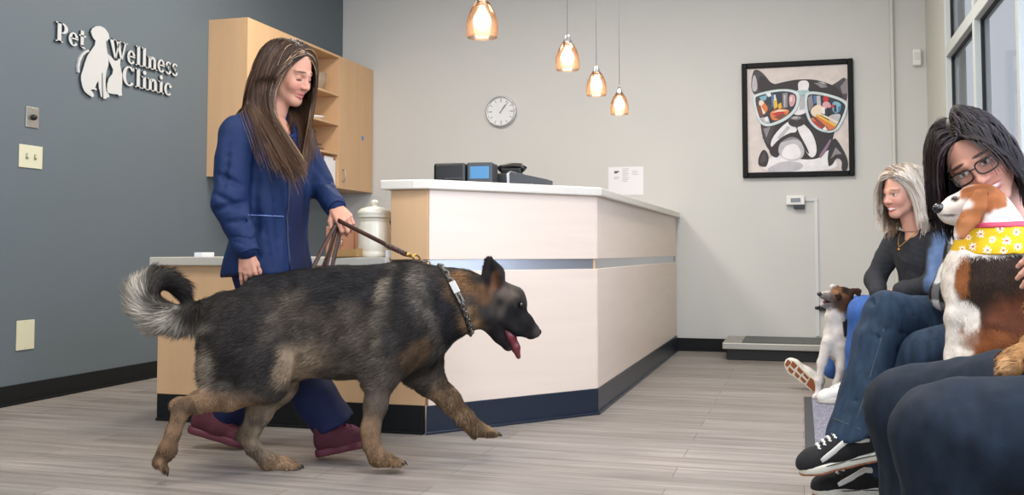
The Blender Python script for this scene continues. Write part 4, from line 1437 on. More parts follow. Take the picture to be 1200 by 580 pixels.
def glen(p):
    u, v, _ = proj(p)
    L = np.full(len(p), .026)
    L = np.where(v > 455, .012, L)
    L = np.where((u > 560), .009, L)
    L = np.where((u > 520) & (u <= 560), .022, L)
    L = np.where((u < 236) & (v < 400), .05, L)
    L = np.where((u < 300) & (u >= 236) & (v > 395) & (v < 450), .035, L)
    return L
fur('fur', gw, gq, gc, 130000, glen, gflow, M_FUR, shep, lift=.26, width=.0022, vmin=.45, vmax=1.55, dens=lambda p: np.where(proj(p)[1] > 450, 1.8, 1.0))
# face details
e = G.out(J(610.5, 357, -.0495))
MB().ball(e, .0088).build('eye', M_EYEB, shep)
e2 = G.out(J(611, 357, .052))
MB().ball(e2, .0115).build('eye', M_EYEB, shep)
n_ = MB()
n_.ball(G.out(J(629.5, 389, 0)), (.017, .017, .015))
n_.build('nose', M_WETN, shep)
tg = Sdf(J(580, 426, 0) - V3(0, .06, 0), J(624, 374, 0) + V3(0, .06, 0), .003)
tg.chain([(J(590, 383, 0), .020), (J(598, 394, 0), .021), (J(604, 407, 0), .017), (J(607.5, 418, 0), .009)], .01, (1, .75, 1))
tv, tq = tg.mesh(1)
raw_mesh('tongue', G.out(tv), tq, M_TONGUE, shep)
for i, (x, y, w, l) in enumerate([(597, 378, -.022, .010), (603, 384, -.022, .009), (617, 392, -.014, .016), (592, 389, -.018, .010), (598, 398, -.012, .014)]):
    a = G.out(J(x, y, w)); up_ = -1 if i < 3 else 1
    MB().tube([a, a + V3(0, 0, up_ * l)], [.004, .001], 6).build('tooth', M_TOOTH, shep)
for b, ang in claws:
    d_ = V3(math.cos(ang - .5), 0, math.sin(ang - .5))
    a = G.out(b + V3(math.cos(ang), 0, math.sin(ang)) * .009 + V3(0, 0, .003)); c_ = G.out(b + V3(math.cos(ang), 0, math.sin(ang)) * .011 + d_ * .012)
    if c_[2] < .001: c_[2] = .001
    MB().tube([a, (a + c_) / 2 + V3(0, 0, .002), c_], [.0045, .0038, .001], 7).build('claw', M_CLAW, shep)
# chain collar round the neck
def neck_ring(px0, py0, px1, py1, off, n=44):
    """points on the neck's surface in the slanted plane through two points of the side view"""
    a, b = J(px0, py0, 0), J(px1, py1, 0)
    c = (a + b) / 2
    u = (a - b) / np.linalg.norm(a - b)
    res = []
    for i in range(n):
        t = 2 * math.pi * i / n
        d = u * math.cos(t) + V3(0, -1, 0) * math.sin(t)
        rr = np.linspace(.02, .22, 120)
        vals = S.at(c + rr[:, None] * d)
        k_ = np.argmax(vals > 0)
        res.append(c + d * (rr[k_] + off))
    return [G.out(q) for q in res]
ringp = neck_ring(519, 318, 552, 392, .010)
M_CHAIN = mat('steel_chain', '#77756f', .3, metal=1.0)
col_ = MB()
for i, p in enumerate(ringp):
    q = ringp[(i + 1) % len(ringp)]
    t = (q - p); l = np.linalg.norm(t); t = t / l
    nn = p - np.mean(ringp, 0); nn -= t * nn.dot(t); nn /= np.linalg.norm(nn)
    b = np.cross(t, nn)
    s1 = b if i % 2 else (b * .5 + nn * .8)
    lp = [(p + q) / 2 + t * (l * .72) * math.cos(x) + s1 * .0085 * math.sin(x) for x in np.linspace(0, 2 * math.pi, 9)]
    col_.tube(lp, .0026, 5)
chn = col_.build('chain_collar', M_CHAIN, shep)
strap = MB().tube([p + (np.mean(ringp, 0) - p) * .06 - G.h * .012 for p in ringp + ringp[:1]], .011, 6, flat=.4)
strap.build('collar_strap', mat('black_webbing', '#161616', .7), shep)
tgp = G.out(J(529, 338, 0)) - G.n * .105
k_ = min(range(len(ringp)), key=lambda i: abs(proj(ringp[i])[0] - 529) + abs(proj(ringp[i])[1] - 338) + (50 if G.inv(ringp[i])[1] > 0 else 0))
tgp = ringp[k_]
t_ = (ringp[(k_ + 1) % 44] - ringp[k_ - 1]); t_ /= np.linalg.norm(t_)
nn = tgp - np.mean(ringp, 0); nn -= t_ * nn.dot(t_); nn /= np.linalg.norm(nn)
b = np.cross(t_, nn)
Rm = Matrix((Vector(t_), Vector(b), Vector(nn))).transposed().to_4x4(); Rm.translation = Vector(tgp + nn * .008)
MB().box((-.024, -.012, -.003), (.024, .012, .003), M=Rm).build('collar_plate', mat('polished_steel', '#d8d6d2', .2, metal=.8), shep, bevel=.002)
Rm.translation = Vector(tgp + nn * .008 + t_ * .045 * (1 if t_[2] < 0 else -1))
MB().box((-.02, -.01, -.003), (.02, -.004, .003), M=Rm).box((-.02, .004, -.003), (.02, .01, .003), M=Rm).build('collar_buckle', M_CHAIN, shep)
# ------------------------------------------------------------------ people
M_SKIN = mat('skin', '#c99a84', .5, vcol=True, spec=.35, sss=.06)
M_HAIR = mat('hair', '#3a2a22', .5, vcol=True, spec=.22)
M_IRIS = mat('brown_iris', '#2a1a10', .1, spec=.8)
M_EWHITE = mat('eye_sclera', '#d8d2cc', .25)

def basis(fwd, up=(0, 0, 1), roll=0.0):
    """columns: left, forward, up"""
    f = np.array(fwd, float); f /= np.linalg.norm(f)
    u = np.array(up, float); u = u - f * u.dot(f); u /= np.linalg.norm(u)
    l = np.cross(u, f)
    if roll:
        l, u = l * math.cos(roll) + u * math.sin(roll), u * math.cos(roll) - l * math.sin(roll)
    return np.stack([l, f, u], 1)

class Head:
    def __init__(s, c, R, sc=1.0, h=.0028):
        s.c, s.R, s.k = np.array(c, float), R, sc
        s.S = Sdf(s.c - .20, s.c + .20, h)
    def w(s, x, y, z):
        return s.c + s.R @ (V3(x, y, z) * s.k)
    def l(s, p):
        return (p - s.c) @ s.R / s.k
    def make(s, neck_to, neck_r=.054, smile=.0, lids=True):
        S, w, k = s.S, s.w, s.k
        E = lambda c, r, kk=.015, cut=False: S.ell(w(*c), np.array(r) * k, s.R, kk, cut)
        C = lambda a, b, ra, rb=None, kk=.012, cut=False: S.cap(w(*a), w(*b), ra * k, (rb or ra) * k, kk, cut=cut)
        E((0, -.015, .038), (.074, .094, .082))
        E((0, .03, -.025), (.061, .064, .082), .03)
        for q in (-1, 1):
            C((q * .050, -.0, -.055), (q * .017, .066, -.098), .018, .015, .03)
            E((q * .036, .064, -.034), (.024, .022, .024), .02)
            C((q * .012, .084, .018), (q * .044, .070, .020), .009, .007, .014)
            E((q * .073, -.008, -.012), (.009, .019, .030), .006)
        E((0, .071, -.1), (.02, .016, .016), .025)
        C((0, .083, .012), (0, .104, -.030), .0075, .0095, .012)
        E((0, .108, -.032), (.0105, .0105, .009), .008)
        for q in (-1, 1):
            E((q * .0115, .098, -.035), (.0085, .010, .0075), .006)
            E((q * .031, .089, -.001), (.017, .011, .0105), .010, True)
            if lids:
                E((q * .031, .073, -.002), (.0145, .0125, .0125), .004)
        z0 = -.066
        C((-.021 - smile, .081, z0 + smile * .8), (0, .093, z0 + .004), .0036, .0052, .006)
        C((.021 + smile, .081, z0 + smile * .8), (0, .093, z0 + .004), .0036, .0052, .006)
        C((-.018 - smile, .081, z0 - .009 + smile * .7), (0, .092, z0 - .010), .0038, .0056, .006)
        C((.018 + smile, .081, z0 - .009 + smile * .7), (0, .092, z0 - .010), .0038, .0056, .006)
        C((-.024 - smile, .093, z0 - .003 + smile), (0, .101, z0 - .003), .0016, .0016, .003, True)
        C((.024 + smile, .093, z0 - .003 + smile), (0, .101, z0 - .003), .0016, .0016, .003, True)
        S.cap(w(0, -.018, -.05), neck_to, neck_r * k, neck_r * 1.05, .03)
        return s
    def paint(s, v, skin='#cf9f8a', lip='#b06a66', brow='#4a342a', shut=True, smile=.0, teeth=False, lash='#2a1c18'):
        q = s.l(v)
        x, y, z = np.abs(q[:, 0]), q[:, 1], q[:, 2]
        c = np.zeros((len(v), 3)) + L_(skin)
        fr = (y > .045)
        def B(cx, cz, rx, rz, rot=0, soft=.5):
            return blot(x, z, cx, cz, rx, rz, rot, soft) * fr
        c = mixc(c, B(.042, -.035, .026, .02, 0, .9) * .35, '#cc7f70')
        c = mixc(c, B(0, -.034, .014, .01, 0, .9) * .3, '#c97c6c')
        c = mixc(c, B(.0, -.062, .024 + smile, .006, 0, .4), lip)
        c = mixc(c, B(.0, -.0765, .020 + smile * .7, .0062, 0, .4), lip)
        if teeth:
            c = mixc(c, B(0, -.069 + smile * .25, .021 + smile * .6, .0048, 0, .3), '#e9e4dc')
        else:
            c = mixc(c, B(0, -.069 + smile * .3, .024 + smile, .0016, 0, .5) * .8, '#5a2a28')
        c = mixc(c, B(.033, .0235, .021, .0042, -8, .5), brow)
        c = mixc(c, B(.031, -.001, .017, .009, 0, .8) * .25, '#8a5d50')
        if shut:
            c = mixc(c, B(.032, -.0095, .0150, .0034, -6, .5), lash)
            c = mixc(c, B(.032, -.013, .014, .002, -6, .6) * .4, '#8a5d50')
        else:
            c = mixc(c, B(.0315, -.0015, .0125, .0058, 0, .3), '#d9d2ca')
            c = mixc(c, B(.0315, -.001, .0052, .0056, 0, .3), '#3a2a20')
            c = mixc(c, B(.032, .0045, .0150, .0022, 0, .5), lash)
            c = mixc(c, B(.032, -.0075, .0135, .0012, 0, .5) * .6, lash)
        return c

def rotv(v, ax, a):
    ax = ax / np.linalg.norm(ax)
    return v * math.cos(a) + np.cross(ax, v) * math.sin(a) + ax * ax.dot(v) * (1 - math.cos(a))

def hand(wrist, d, back, side, curl=(.25, .35, .25), thumb=.6, thumb_curl=.3, spread=.06, sc=1.0, h=.0024, arm=None, arm_r=.026, curls=None):
    """wrist point; d: towards the fingers; back: normal out of the back of the hand; side: +1 / -1 picks the thumb's side. Returns the field."""
    d = np.array(d, float); d /= np.linalg.norm(d)
    b = np.array(back, float); b = b - d * b.dot(d); b /= np.linalg.norm(b)
    t = np.cross(d, b) * side
    wrist = np.array(wrist, float)
    lo, hi = wrist - .23 * sc, wrist + .23 * sc
    if arm is not None:
        lo, hi = np.minimum(lo, np.array(arm) - .05), np.maximum(hi, np.array(arm) + .05)
    S = Sdf(lo, hi, h)
    at = lambda x, y, z=0: wrist + (t * x + d * y + b * z) * sc
    kn = [(.029, .088), (.0095, .093), (-.0095, .089), (-.0275, .080)]
    for (x, y) in kn:
        S.cap(at(x * .55, .004), at(x, y, -.002), .0135 * sc, .0105 * sc, .012)
    S.cap(at(.0, .02, -.004), at(-.005, .06, -.006), .017 * sc, .017 * sc, .012)
    lens = [(.041, .025, .020), (.046, .029, .021), (.042, .027, .020), (.033, .020, .018)]
    tips = []
    for i, ((x, y), ln) in enumerate(zip(kn, lens)):
        cu = curls[i] if curls else curl
        p = at(x, y, -.002)
        sp = (1.5 - i) * spread
        dd = d * math.cos(sp) + t * math.sin(sp)
        ang = 0
        rr = [.0092, .0085, .0078, .0066] if i < 3 else [.0082, .0075, .0069, .0058]
        for j in range(3):
            ang += cu[j]
            v = rotv(dd, t, -ang * side) if False else dd * math.cos(ang) - b * math.sin(ang)
            q = p + v * ln[j] * sc
            S.cap(p, q, rr[j] * sc, rr[j + 1] * sc, .0035)
            p = q
        tips.append(p)
    p = at(.018, .022, -.008)
    v = t * math.sin(thumb) + d * math.cos(thumb) - b * .35
    v /= np.linalg.norm(v)
    for j, (ln, ra, rb) in enumerate(((.042, .0155, .0120), (.032, .0115, .0098), (.026, .0098, .0075))):
        q = p + v * ln * sc
        S.cap(p, q, ra * sc, rb * sc, .008)
        p = q
        v = v * math.cos(thumb_curl) + (d * .8 - t * .45 - b * .35) * math.sin(thumb_curl)
        v /= np.linalg.norm(v)
    if arm is not None:
        S.cap(wrist - d * .005, np.array(arm), .0235 * sc, arm_r * sc, .02, (1, 1, 1))
    return S, tips

def hand_paint(v, skin, wrist, d):
    c = np.zeros((len(v), 3)) + L_(skin)
    n = noise3(v, 60, 3)
    c = mixc(c, np.clip(.25 + n * .3, 0, 1) * .35, '#c07f70')
    return c

def hair_sim(roots, d0, colliders, length, steps=26, g=(0, 0, -1), stiff=.72, off=(.004, .02), bias=None, wave=.0, rng=RNG, loft=None):
    """roots (n,3), initial directions; returns (n, steps+1, 3) paths that fall and rest on the colliders"""
    n = len(roots)
    L = (length if hasattr(length, '__len__') else np.full(n, length))[:, None] / steps
    p, d = roots.copy(), d0 / np.linalg.norm(d0, axis=1, keepdims=True)
    of = off[0] + (off[1] - off[0]) * rng.random(n)
    if loft is not None:
        of = loft
    ph = rng.random((n, 1)) * 6.28
    out = [p.copy()]
    G_ = np.array(g, float)
    for i in range(steps):
        e = G_[None] * (1 - stiff)
        if bias is not None:
            e = e + (bias(p) if callable(bias) else bias) * (1 - stiff)
        d = d * stiff + e
        d /= np.linalg.norm(d, axis=1, keepdims=True) + 1e-9
        q = p + d * L
        for C_ in colliders:
            for _ in range(2):
                s = C_.at(q)
                m = s < of
                if m.any():
                    gr = C_.grad(q[m], C_.h * 1.5)
                    q[m] += gr * (of[m] - s[m])[:, None]
        if wave:
            q = q + wave * np.sin(ph + i * .9) * np.stack([np.cos(ph[:, 0]), np.sin(ph[:, 0]), 0 * ph[:, 0]], 1) * (i / steps)
        d = q - p
        d /= np.linalg.norm(d, axis=1, keepdims=True) + 1e-9
        p = q
        out.append(p.copy())
    out = np.stack(out, 1)
    for _ in range(4):
        out[:, 1:-1] = .25 * out[:, :-2] + .5 * out[:, 1:-1] + .25 * out[:, 2:]
    return out

def strands(paths, cols, width, colliders, tip=.25, tipcol=None):
    """flat ribbons along the paths, lying on what they rest on"""
    n, m, _ = paths.shape
    t = np.gradient(paths, axis=1)
    t /= np.linalg.norm(t, axis=2, keepdims=True) + 1e-9
    nr = np.zeros_like(paths)
    flat = paths.reshape(-1, 3)
    best = np.full(len(flat), 9.0)
    g = np.zeros_like(flat)
    for C_ in colliders:
        s = C_.at(flat)
        m_ = s < best
        if m_.any():
            g[m_] = C_.grad(flat[m_], C_.h * 2)
            best[m_] = s[m_]
    nr = g.reshape(n, m, 3)
    bad = np.linalg.norm(nr, axis=2, keepdims=True) < .1
    nr = np.where(bad, (-FH)[None, None], nr)
    s = np.cross(t, nr)
    s /= np.linalg.norm(s, axis=2, keepdims=True) + 1e-9
    nn = np.cross(s, t)
    w = width * np.linspace(1, tip, m)[None, :, None] * (.7 + .6 * RNG.random((n, 1, 1)))
    A, B_, Cc = paths - s * w, paths + nn * w * .55, paths + s * w
    V = np.stack([A, B_, Cc], 2).reshape(-1, 3)
    idx = np.arange(n)[:, None] * (m * 3) + np.arange(m - 1)[None] * 3
    idx = idx.reshape(-1, 1)
    Q = np.concatenate([idx + np.array([[0, 1, 4, 3]]), idx + np.array([[1, 2, 5, 4]])])
    c = np.repeat(cols[:, None, :], m, 1)
    if tipcol is not None:
        f = np.linspace(0, 1, m)[None, :, None] ** 1.5
        c = c * (1 - f * tipcol[1]) + L_(tipcol[0]) * f * tipcol[1]
    C3 = np.repeat(c.reshape(-1, 3), 3, 0)
    return V, Q, C3

def scalp(H, n, keep, rng=RNG):
    """root points over the skull for local directions accepted by keep(x, y, z)"""
    res = []
    while len(res) < n:
        v = rng.normal(size=(4000, 3)); v /= np.linalg.norm(v, axis=1, keepdims=True)
        v = v[keep(v[:, 0], v[:, 1], v[:, 2])]
        res.extend(v)
    v = np.array(res[:n])
    loc = V3(0, -.015, .038) + v * np.array([.076, .096, .084])
    return v, H.c + (loc * H.k) @ H.R.T

def shoe(root, heel, fwd, up, L=.27, W=.05, mats=None, style='runner', name='shoe'):
    """heel: point of the sole's back end; fwd/up: the shoe's own axes"""
    B_ = basis(fwd, up)
    w = lambda x, y, z: heel + B_ @ V3(y, x, z)
    s_ = L / .27
    lo = np.min([w(x, y, z) for x in (-.04, .32) for y in (-.09, .09) for z in (-.03, .19)], 0)
    hi = np.max([w(x, y, z) for x in (-.04, .32) for y in (-.09, .09) for z in (-.03, .19)], 0)
    up_, fw_, lf = B_[:, 2], B_[:, 1], B_[:, 0]
    S = Sdf(lo, hi, .004)
    c = lambda x, z, r, x2, z2, r2, k=.03: S.cap(w(x * s_, 0, z), w(x2 * s_, 0, z2), r, r2, k)
    c(.042, .050, .037, .12, .048, .040)
    c(.12, .046, .040, .215, .030, .036)
    c(.215, .028, .037, .235, .024, .030)
    c(.060, .075, .037, .052, .105, .036)
    c(.06, .08, .034, .15, .055, .030)
    S.half(w(0, 0, .016), -up_)
    S.cap(w(.055 * s_, 0, .098), w(.052 * s_, 0, .16), .028, .03, .006, cut=True)
    v, q = S.mesh(1)
    T = Sdf(lo, hi, .004)
    for (x, r, x2, r2) in ((.040, .040, .12, .037), (.12, .037, .20, .044), (.20, .044, .228, .036)):
        T.cap(w(x * s_, 0, .014), w(x2 * s_, 0, .014 + (.004 if x2 > .21 else 0)), r, r2, .02)
    hgt = .030 if style == 'runner' else .026
    T.half(w(0, 0, hgt), up_)
    T.half(w(0, 0, 0.0), -up_)
    tv, tq = T.mesh(1)
    return (v, q), (tv, tq), w, S

def clothes(S, name, m, parent, cols=None, smooth=1):
    v, q = S.mesh(smooth)
    return raw_mesh(name, v, q, m, parent, cols=cols(v) if cols else None), v, q

def surf(S, px, py, d0, d1, off=0.0):
    """first point of the surface met along a line of sight"""
    r0 = ray(px, py)
    dd = np.linspace(d0, d1, 300)
    pts = EYE + r0[None] * (dd / r0.dot(FH))[:, None]
    k = np.argmax(S.at(pts) < off)
    return pts[k]

def creases(S, lst, d0, d1, r=.006, k=.02):
    """pressed-in fold lines between pairs of surface points"""
    for (xa, ya, xb, yb) in lst:
        pts = [surf(S, xa + (xb - xa) * t, ya + (yb - ya) * t, d0, d1) for t in (0, .25, .5, .75, 1)]
        ok = [p for p in pts if d0 + .02 < proj(p)[2] < d1 - .02]
        for i in range(len(ok) - 1):
            f0, f1 = abs(i / 4 - .5) * 2, abs((i + 1) / 4 - .5) * 2
            S.cap(ok[i], ok[i + 1], r * (1 - .7 * f0), r * (1 - .7 * f1), k, cut=True)

def guard(H, r=(.064, .08, .125), c=(0, .112, -.045)):
    """keeps hair out of the face"""
    G_ = Sdf(H.c - .30, H.c + .30, .006)
    G_.ell(H.w(*c), np.array(r) * H.k, H.R, .01)
    return G_
# ------------------------------------------------------------------ the woman walking the shepherd
W1 = thing('person', 'standing woman with long brown hair, navy jacket and maroon sneakers walking a large shepherd dog', 'person', Pz(318, 530, 0))
th = math.radians(38)
F1 = RT * math.cos(th) - FH * math.sin(th)
L1 = FH * math.cos(th) + RT * math.sin(th)
Z = V3(0, 0, 1)
B1 = np.stack([L1, F1, Z], 1)
pxm = 4.0 / FL
hf = math.radians(24)
hp = math.radians(23)
Hd = Head(P(339, 84.5, 3.98), basis((RT * math.cos(hf) - FH * math.sin(hf)) * math.cos(hp) - Z * math.sin(hp), roll=.05))
nb = P(316, 146, 4.0)
Hd.make(nb, .052, smile=.004)
# jacket
def jkt(inf=0.0, h=.007):
    S = Sdf(P(316, 335, 4.0) - V3(.42, .42, .02), P(316, 110, 4.0) + V3(.42, .42, .03), h)
    for (x, y, d, r) in ((318, 178, 4.0, (.165, .118, .17)), (317, 240, 4.0, (.172, .132, .20)), (314, 322, 4.0, (.192, .150, .22))):
        S.ell(P(x, y, d), np.array(r) + inf, B1, .09)
    S.cap(P(284, 153, 3.88), P(340, 150, 4.12), .062 + inf, .062 + inf, .06)
    S.cap(P(300, 148, 3.95), nb + Z * .02, .07 + inf, .055, .05)
    return S
Jk = jkt()
Ssh, Sel, Swr = P(276, 160, 3.86), P(268, 236, 3.80), P(288, 289, 3.76)
Jk.cap(Ssh, Sel, .074, .066, .04)
Jk.cap(Sel, Swr, .064, .050, .03)
Jk.ell((Sel + Ssh) / 2 - F1 * .02, (.05, .055, .09), B1, .05)
Lsh, Lel, Lwr = P(350, 164, 4.13), P(374, 214, 4.10), P(391, 240, 4.0)
Jk.cap(Lsh, Lel, .068, .054, .04)
Jk.cap(Lel, Lwr, .052, .043, .03)
Jk.half(P(310, 321, 4.0), V3(0, 0, -1) + RT * .05)
# the open front, showing the scrub top
Jk.ell(nb + F1 * .075 + Z * .03, (.062, .075, .085), B1, .01, cut=True)
cen = P(318, 240, 4.0)
Jk.box(cen + F1 * .17 + L1 * .058 + Z * -.04, (.058, .075, .30), B1, .01, .006, cut=True)
# creases: sleeve bends and pull lines
def crease(p):
    return .6 + .4 * noise3(p, 5, 9)
Jk.ripple(.009, 9, 21, (1, 1, .35), crease)
Jk.ripple(.004, 19, 23, (1, 1, .6))
creases(Jk, ((250, 226, 286, 246), (252, 246, 290, 236), (254, 204, 284, 218), (256, 262, 296, 258), (262, 276, 298, 286), (268, 170, 262, 220)), 3.5, 4.3, .0045, .02)
creases(Jk, ((303, 160, 299, 232), (299, 236, 302, 300)), 3.5, 4.3, .008, .03)
creases(Jk, ((330, 200, 342, 300), (320, 215, 328, 300), (345, 215, 338, 262), (310, 262, 318, 312)), 3.5, 4.3, .003, .016)
creases(Jk, ((366, 190, 396, 226), (372, 214, 398, 212)), 3.6, 4.4, .004, .02)
# cuffs
for a_, b_ in ((Sel, Swr), (Lel, Lwr)):
    u = (b_ - a_) / np.linalg.norm(b_ - a_)
    Jk.half_ = None
M_JKT = mat('navy_jacket_cloth', '#13264c', .62, vary=.08, vscale=(6, 6, 6), bump=.25, bscale=420, spec=.2)
M_SCRUB = mat('navy_scrub_cloth', '#121b3c', .7, vary=.08, vscale=(9, 9, 4), bump=.25, bscale=380, spec=.25)
clothes(Jk, 'jacket', M_JKT, W1)
Cf = Sdf(np.minimum(Swr, Lwr) - .3, np.maximum(Swr, Lwr) + .3, .005)
for a_, b_ in ((Sel, Swr), (Lel, Lwr)):
    u = (b_ - a_) / np.linalg.norm(b_ - a_)
    S_ = Sdf(b_ - .13, b_ + .13, .004)
    S_.cap(b_ - u * .03, b_ + u * .03, .046, .042, .0)
    S_.half(b_ + u * .03, u); S_.half(b_ - u * .035, -u)
    S_.cap(b_ + u * .02, b_ + u * .08, .034, .034, .004, cut=True)
    S_.ripple(.002, 60, 2)
    clothes(S_, 'cuff', M_JKT, W1)
Sc = jkt(-.006, .008)
Sc.half(cen + F1 * .055, -F1); Sc.half(cen - L1 * .03, -L1)
Sc.half(P(316, 318, 4.0), V3(0, 0, -1))
Sc.ell(nb + F1 * .085 + Z * .02, (.05, .08, .10), B1, .01, cut=True)
Sc.ripple(.006, 9, 31, (1, 1, .4))
clothes(Sc, 'scrub_top', M_SCRUB, W1)
zl = []
for i in range(12):
    c_ = cen + Z * (.20 - i * .042) + L1 * -.018
    rr = np.linspace(.05, .25, 100)
    vv = Jk.at(c_ + rr[:, None] * F1)
    k_ = np.argmax(vv > 0)
    zl.append(c_ + F1 * (rr[k_] + .001))
MB().tube(zl, .0045, 6).build('zip_edge', mat('dark_zip', '#141d3f', .5), W1)
pk = []
for i in range(9):
    px_ = 291 + i * 5.2
    r0 = ray(px_, 252 + i * .2)
    dd = np.linspace(3.55, 4.0, 160)
    pts = EYE + r0[None] * (dd / r0.dot(FH))[:, None]
    k_ = np.argmax(Jk.at(pts) < .001)
    pk.append(pts[k_])
MB().tube(pk, .003, 5).build('pocket_welt', mat('pocket_piping', '#5a6da0', .6), W1)
# trousers
def trousers():
    S = Sdf(P(318, 560, 4.0) - V3(.55, .5, .0), P(318, 290, 4.0) + V3(.55, .5, 0), .0075)
    S.ell(P(314, 318, 4.0), (.150, .115, .10), B1, .05)
    S.chain([(P(308, 332, 3.94), .10), (P(346, 424, 3.95), .075), (P(372, 468, 3.93), .080), (P(394, 502, 3.92), .090)], .03)
    S.half(P(386, 503, 3.92), -Z * .85 + RT * .5)
    return S
Tr = trousers()
Tl = Sdf(P(318, 560, 4.0) - V3(.55, .5, .0), P(318, 290, 4.0) + V3(.55, .5, 0), .0075)
Tl.chain([(P(318, 332, 4.08), .10), (P(300, 420, 4.10), .078), (P(262, 490, 4.14), .070)], .03)
Tl.half(P(262, 496, 4.14), -Z * .9 - RT * .2)
Tr.D = np.minimum(Tr.D, Tl.D) if Tr.D.shape == Tl.D.shape else Tr.D
Tr.ripple(.009, 10, 41, (1, 1, .5))
M_TRS = mat('navy_trouser_cloth', '#141d40', .7, vary=.1, vscale=(7, 7, 3), bump=.2, bscale=380, spec=.25)
clothes(Tr, 'trousers', M_TRS, W1)
# sneakers
M_MAR = mat('maroon_knit', '#4b1726', .75, vary=.15, vscale=(50, 50, 50), bump=.5, bscale=260)
M_MARS = mat('maroon_sole', '#5a2231', .55)
M_LACE = mat('wine_lace', '#6e2a49', .7)
def sneaker(heel, fwd, up):
    (v, q), (tv, tq), w, S = shoe(W1, heel, fwd, up)
    o = raw_mesh('sneaker', v, q, M_MAR, W1)
    raw_mesh('sole', tv, tq, M_MARS, o)
    for k in range(5):
        x = .085 + k * .022
        pts = []
        for j in range(9):
            y = -.026 + j * .0065
            zz = np.linspace(.14, .02, 90)
            vals = S.at(np.array([w(x + .008 * math.sin(j), y, z_) for z_ in zz]))
            kk = np.argmax(vals < .002)
            pts.append(w(x + .008 * math.sin(j), y, zz[kk]))
        MB().tube(pts, .0032, 5).build('lace', M_LACE, o)
hr = Pz(371, 536, 0.006)
ff = (RT * .97 - FH * .22)
ff /= np.linalg.norm(ff)
a_ = math.radians(14)
sneaker(hr, ff * math.cos(a_) + Z * math.sin(a_), Z * math.cos(a_) - ff * math.sin(a_))
a_ = math.radians(-14)
toe = Pz(290, 526, 0.0)
fl = RT * .98 - FH * .1
fl /= np.linalg.norm(fl)
ft = fl * math.cos(a_) + Z * math.sin(a_)
sneaker(toe - ft * .262 + Z * .004, ft, Z * math.cos(a_) - fl * math.sin(a_))
# body: head, neck, hands and the figure under the clothes, one surface
hv = Hd.S.mesh(0)
d_r = V3(0, 0, -1) + RT * .10
Sh, tips = hand(Swr + V3(0, 0, -.015), d_r, -FH * .95 - RT * .1 + Z * .1, 1 if np.cross(d_r, -FH).dot(RT) > 0 else -1, (.22, .3, .2), thumb=.35, spread=.10, sc=.93, arm=Sel * .3 + Swr * .7)
rh = Sh.mesh(0)
d_l = (P(406, 259, 3.93) - Lwr); d_l /= np.linalg.norm(d_l)
bk = Z * .75 - FH * .65
GRIP = P(401, 262, 3.94)
Sl, tipl = hand(Lwr + d_l * .012, d_l, bk, 1 if np.cross(d_l, bk).dot(-FH) > 0 else -1, (.75, 1.25, .9), thumb=.75, thumb_curl=.55, spread=.0, arm=Lel * .3 + Lwr * .7)
lh = Sl.mesh(0)
Bd = Sdf(P(318, 545, 4.0) - V3(.55, .5, .0), P(318, 125, 4.0) + V3(.55, .5, 0), .011)
for (x, y, d, r) in ((318, 182, 4.0, (.135, .09, .15)), (316, 240, 4.0, (.145, .10, .15)), (313, 310, 4.0, (.15, .10, .12))):
    Bd.ell(P(x, y, d), r, B1, .06)
Bd.chain([(P(310, 335, 3.95), .075), (P(346, 424, 3.95), .048), (P(388, 500, 3.93), .032), (P(390, 515, 3.92), .03)], .02)
Bd.chain([(P(318, 335, 4.08), .075), (P(300, 420, 4.10), .05), (P(260, 492, 4.14), .034), (P(252, 500, 4.14), .03)], .02)
for a_, b_, c_ in ((Ssh, Sel, Swr), (Lsh, Lel, Lwr)):
    Bd.chain([(a_, .045), (b_, .036), (c_ * .8 + b_ * .2, .026)], .02)
Bd.cap(nb - Z * .05, nb + Z * .04, .05, .045, .04).cap(nb + F1 * .015 - Z * .01, nb + F1 * .045 - Z * .12, .048, .05, .04)
bv = Bd.mesh(1)
v, q = join([hv, rh, lh, bv])
SK1 = '#c38f78'
n0, n1, n2 = len(hv[0]), len(hv[0]) + len(rh[0]), len(hv[0]) + len(rh[0]) + len(lh[0])
cols = np.zeros((len(v), 3)) + L_(SK1)
cols[:n0] = Hd.paint(v[:n0], SK1, '#b0645f', '#54392c', True, .004)
cols[n0:n1] = hand_paint(v[n0:n1], SK1, Swr, d_r)
cols[n1:n2] = hand_paint(v[n1:n2], SK1, Lwr, d_l)
raw_mesh('body', v, q, M_SKIN, W1, cols=cols)
# hair
cap_ = Sdf(Hd.c - .17, Hd.c + .17, .004)
cap_.ell(Hd.w(0, -.018, .040), np.array((.077, .097, .085)), Hd.R, .01)
cap_.ell(Hd.w(0, -.045, -.04), np.array((.078, .062, .085)), Hd.R, .03)
cap_.ell(Hd.w(0, .088, -.028), np.array((.070, .082, .114)), Hd.R, .012, cut=True)
cv_, cq_ = cap_.mesh(1)
vdir, roots = scalp(Hd, 5600, lambda x, y, z: (z > -.35) & ~((y > .57) & (z < .53)) & ~((y > .05) & (z < .10)))
sg = np.sign(vdir[:, 0] + .08)
loc = np.stack([sg * 1.0, -.75 + .1 * (vdir[:, 1] > .5), -.25 + 0 * sg], 1)
nrm_ = vdir / np.array([.076, .096, .084]); nrm_ /= np.linalg.norm(nrm_, axis=1, keepdims=True)
loc = loc - nrm_ * (loc * nrm_).sum(1, keepdims=True)
d0 = loc @ Hd.R.T + nrm_ @ Hd.R.T * .22
near = vdir[:, 0] < .0         # her right side, towards the camera
back = vdir[:, 1] < -.35
zc = Hd.c[2] - .10
fwd_amt = np.where(near, .62, .10) * (.6 + .8 * RNG.random(len(roots)))
fwd_amt = np.where(back, -.10, fwd_amt)
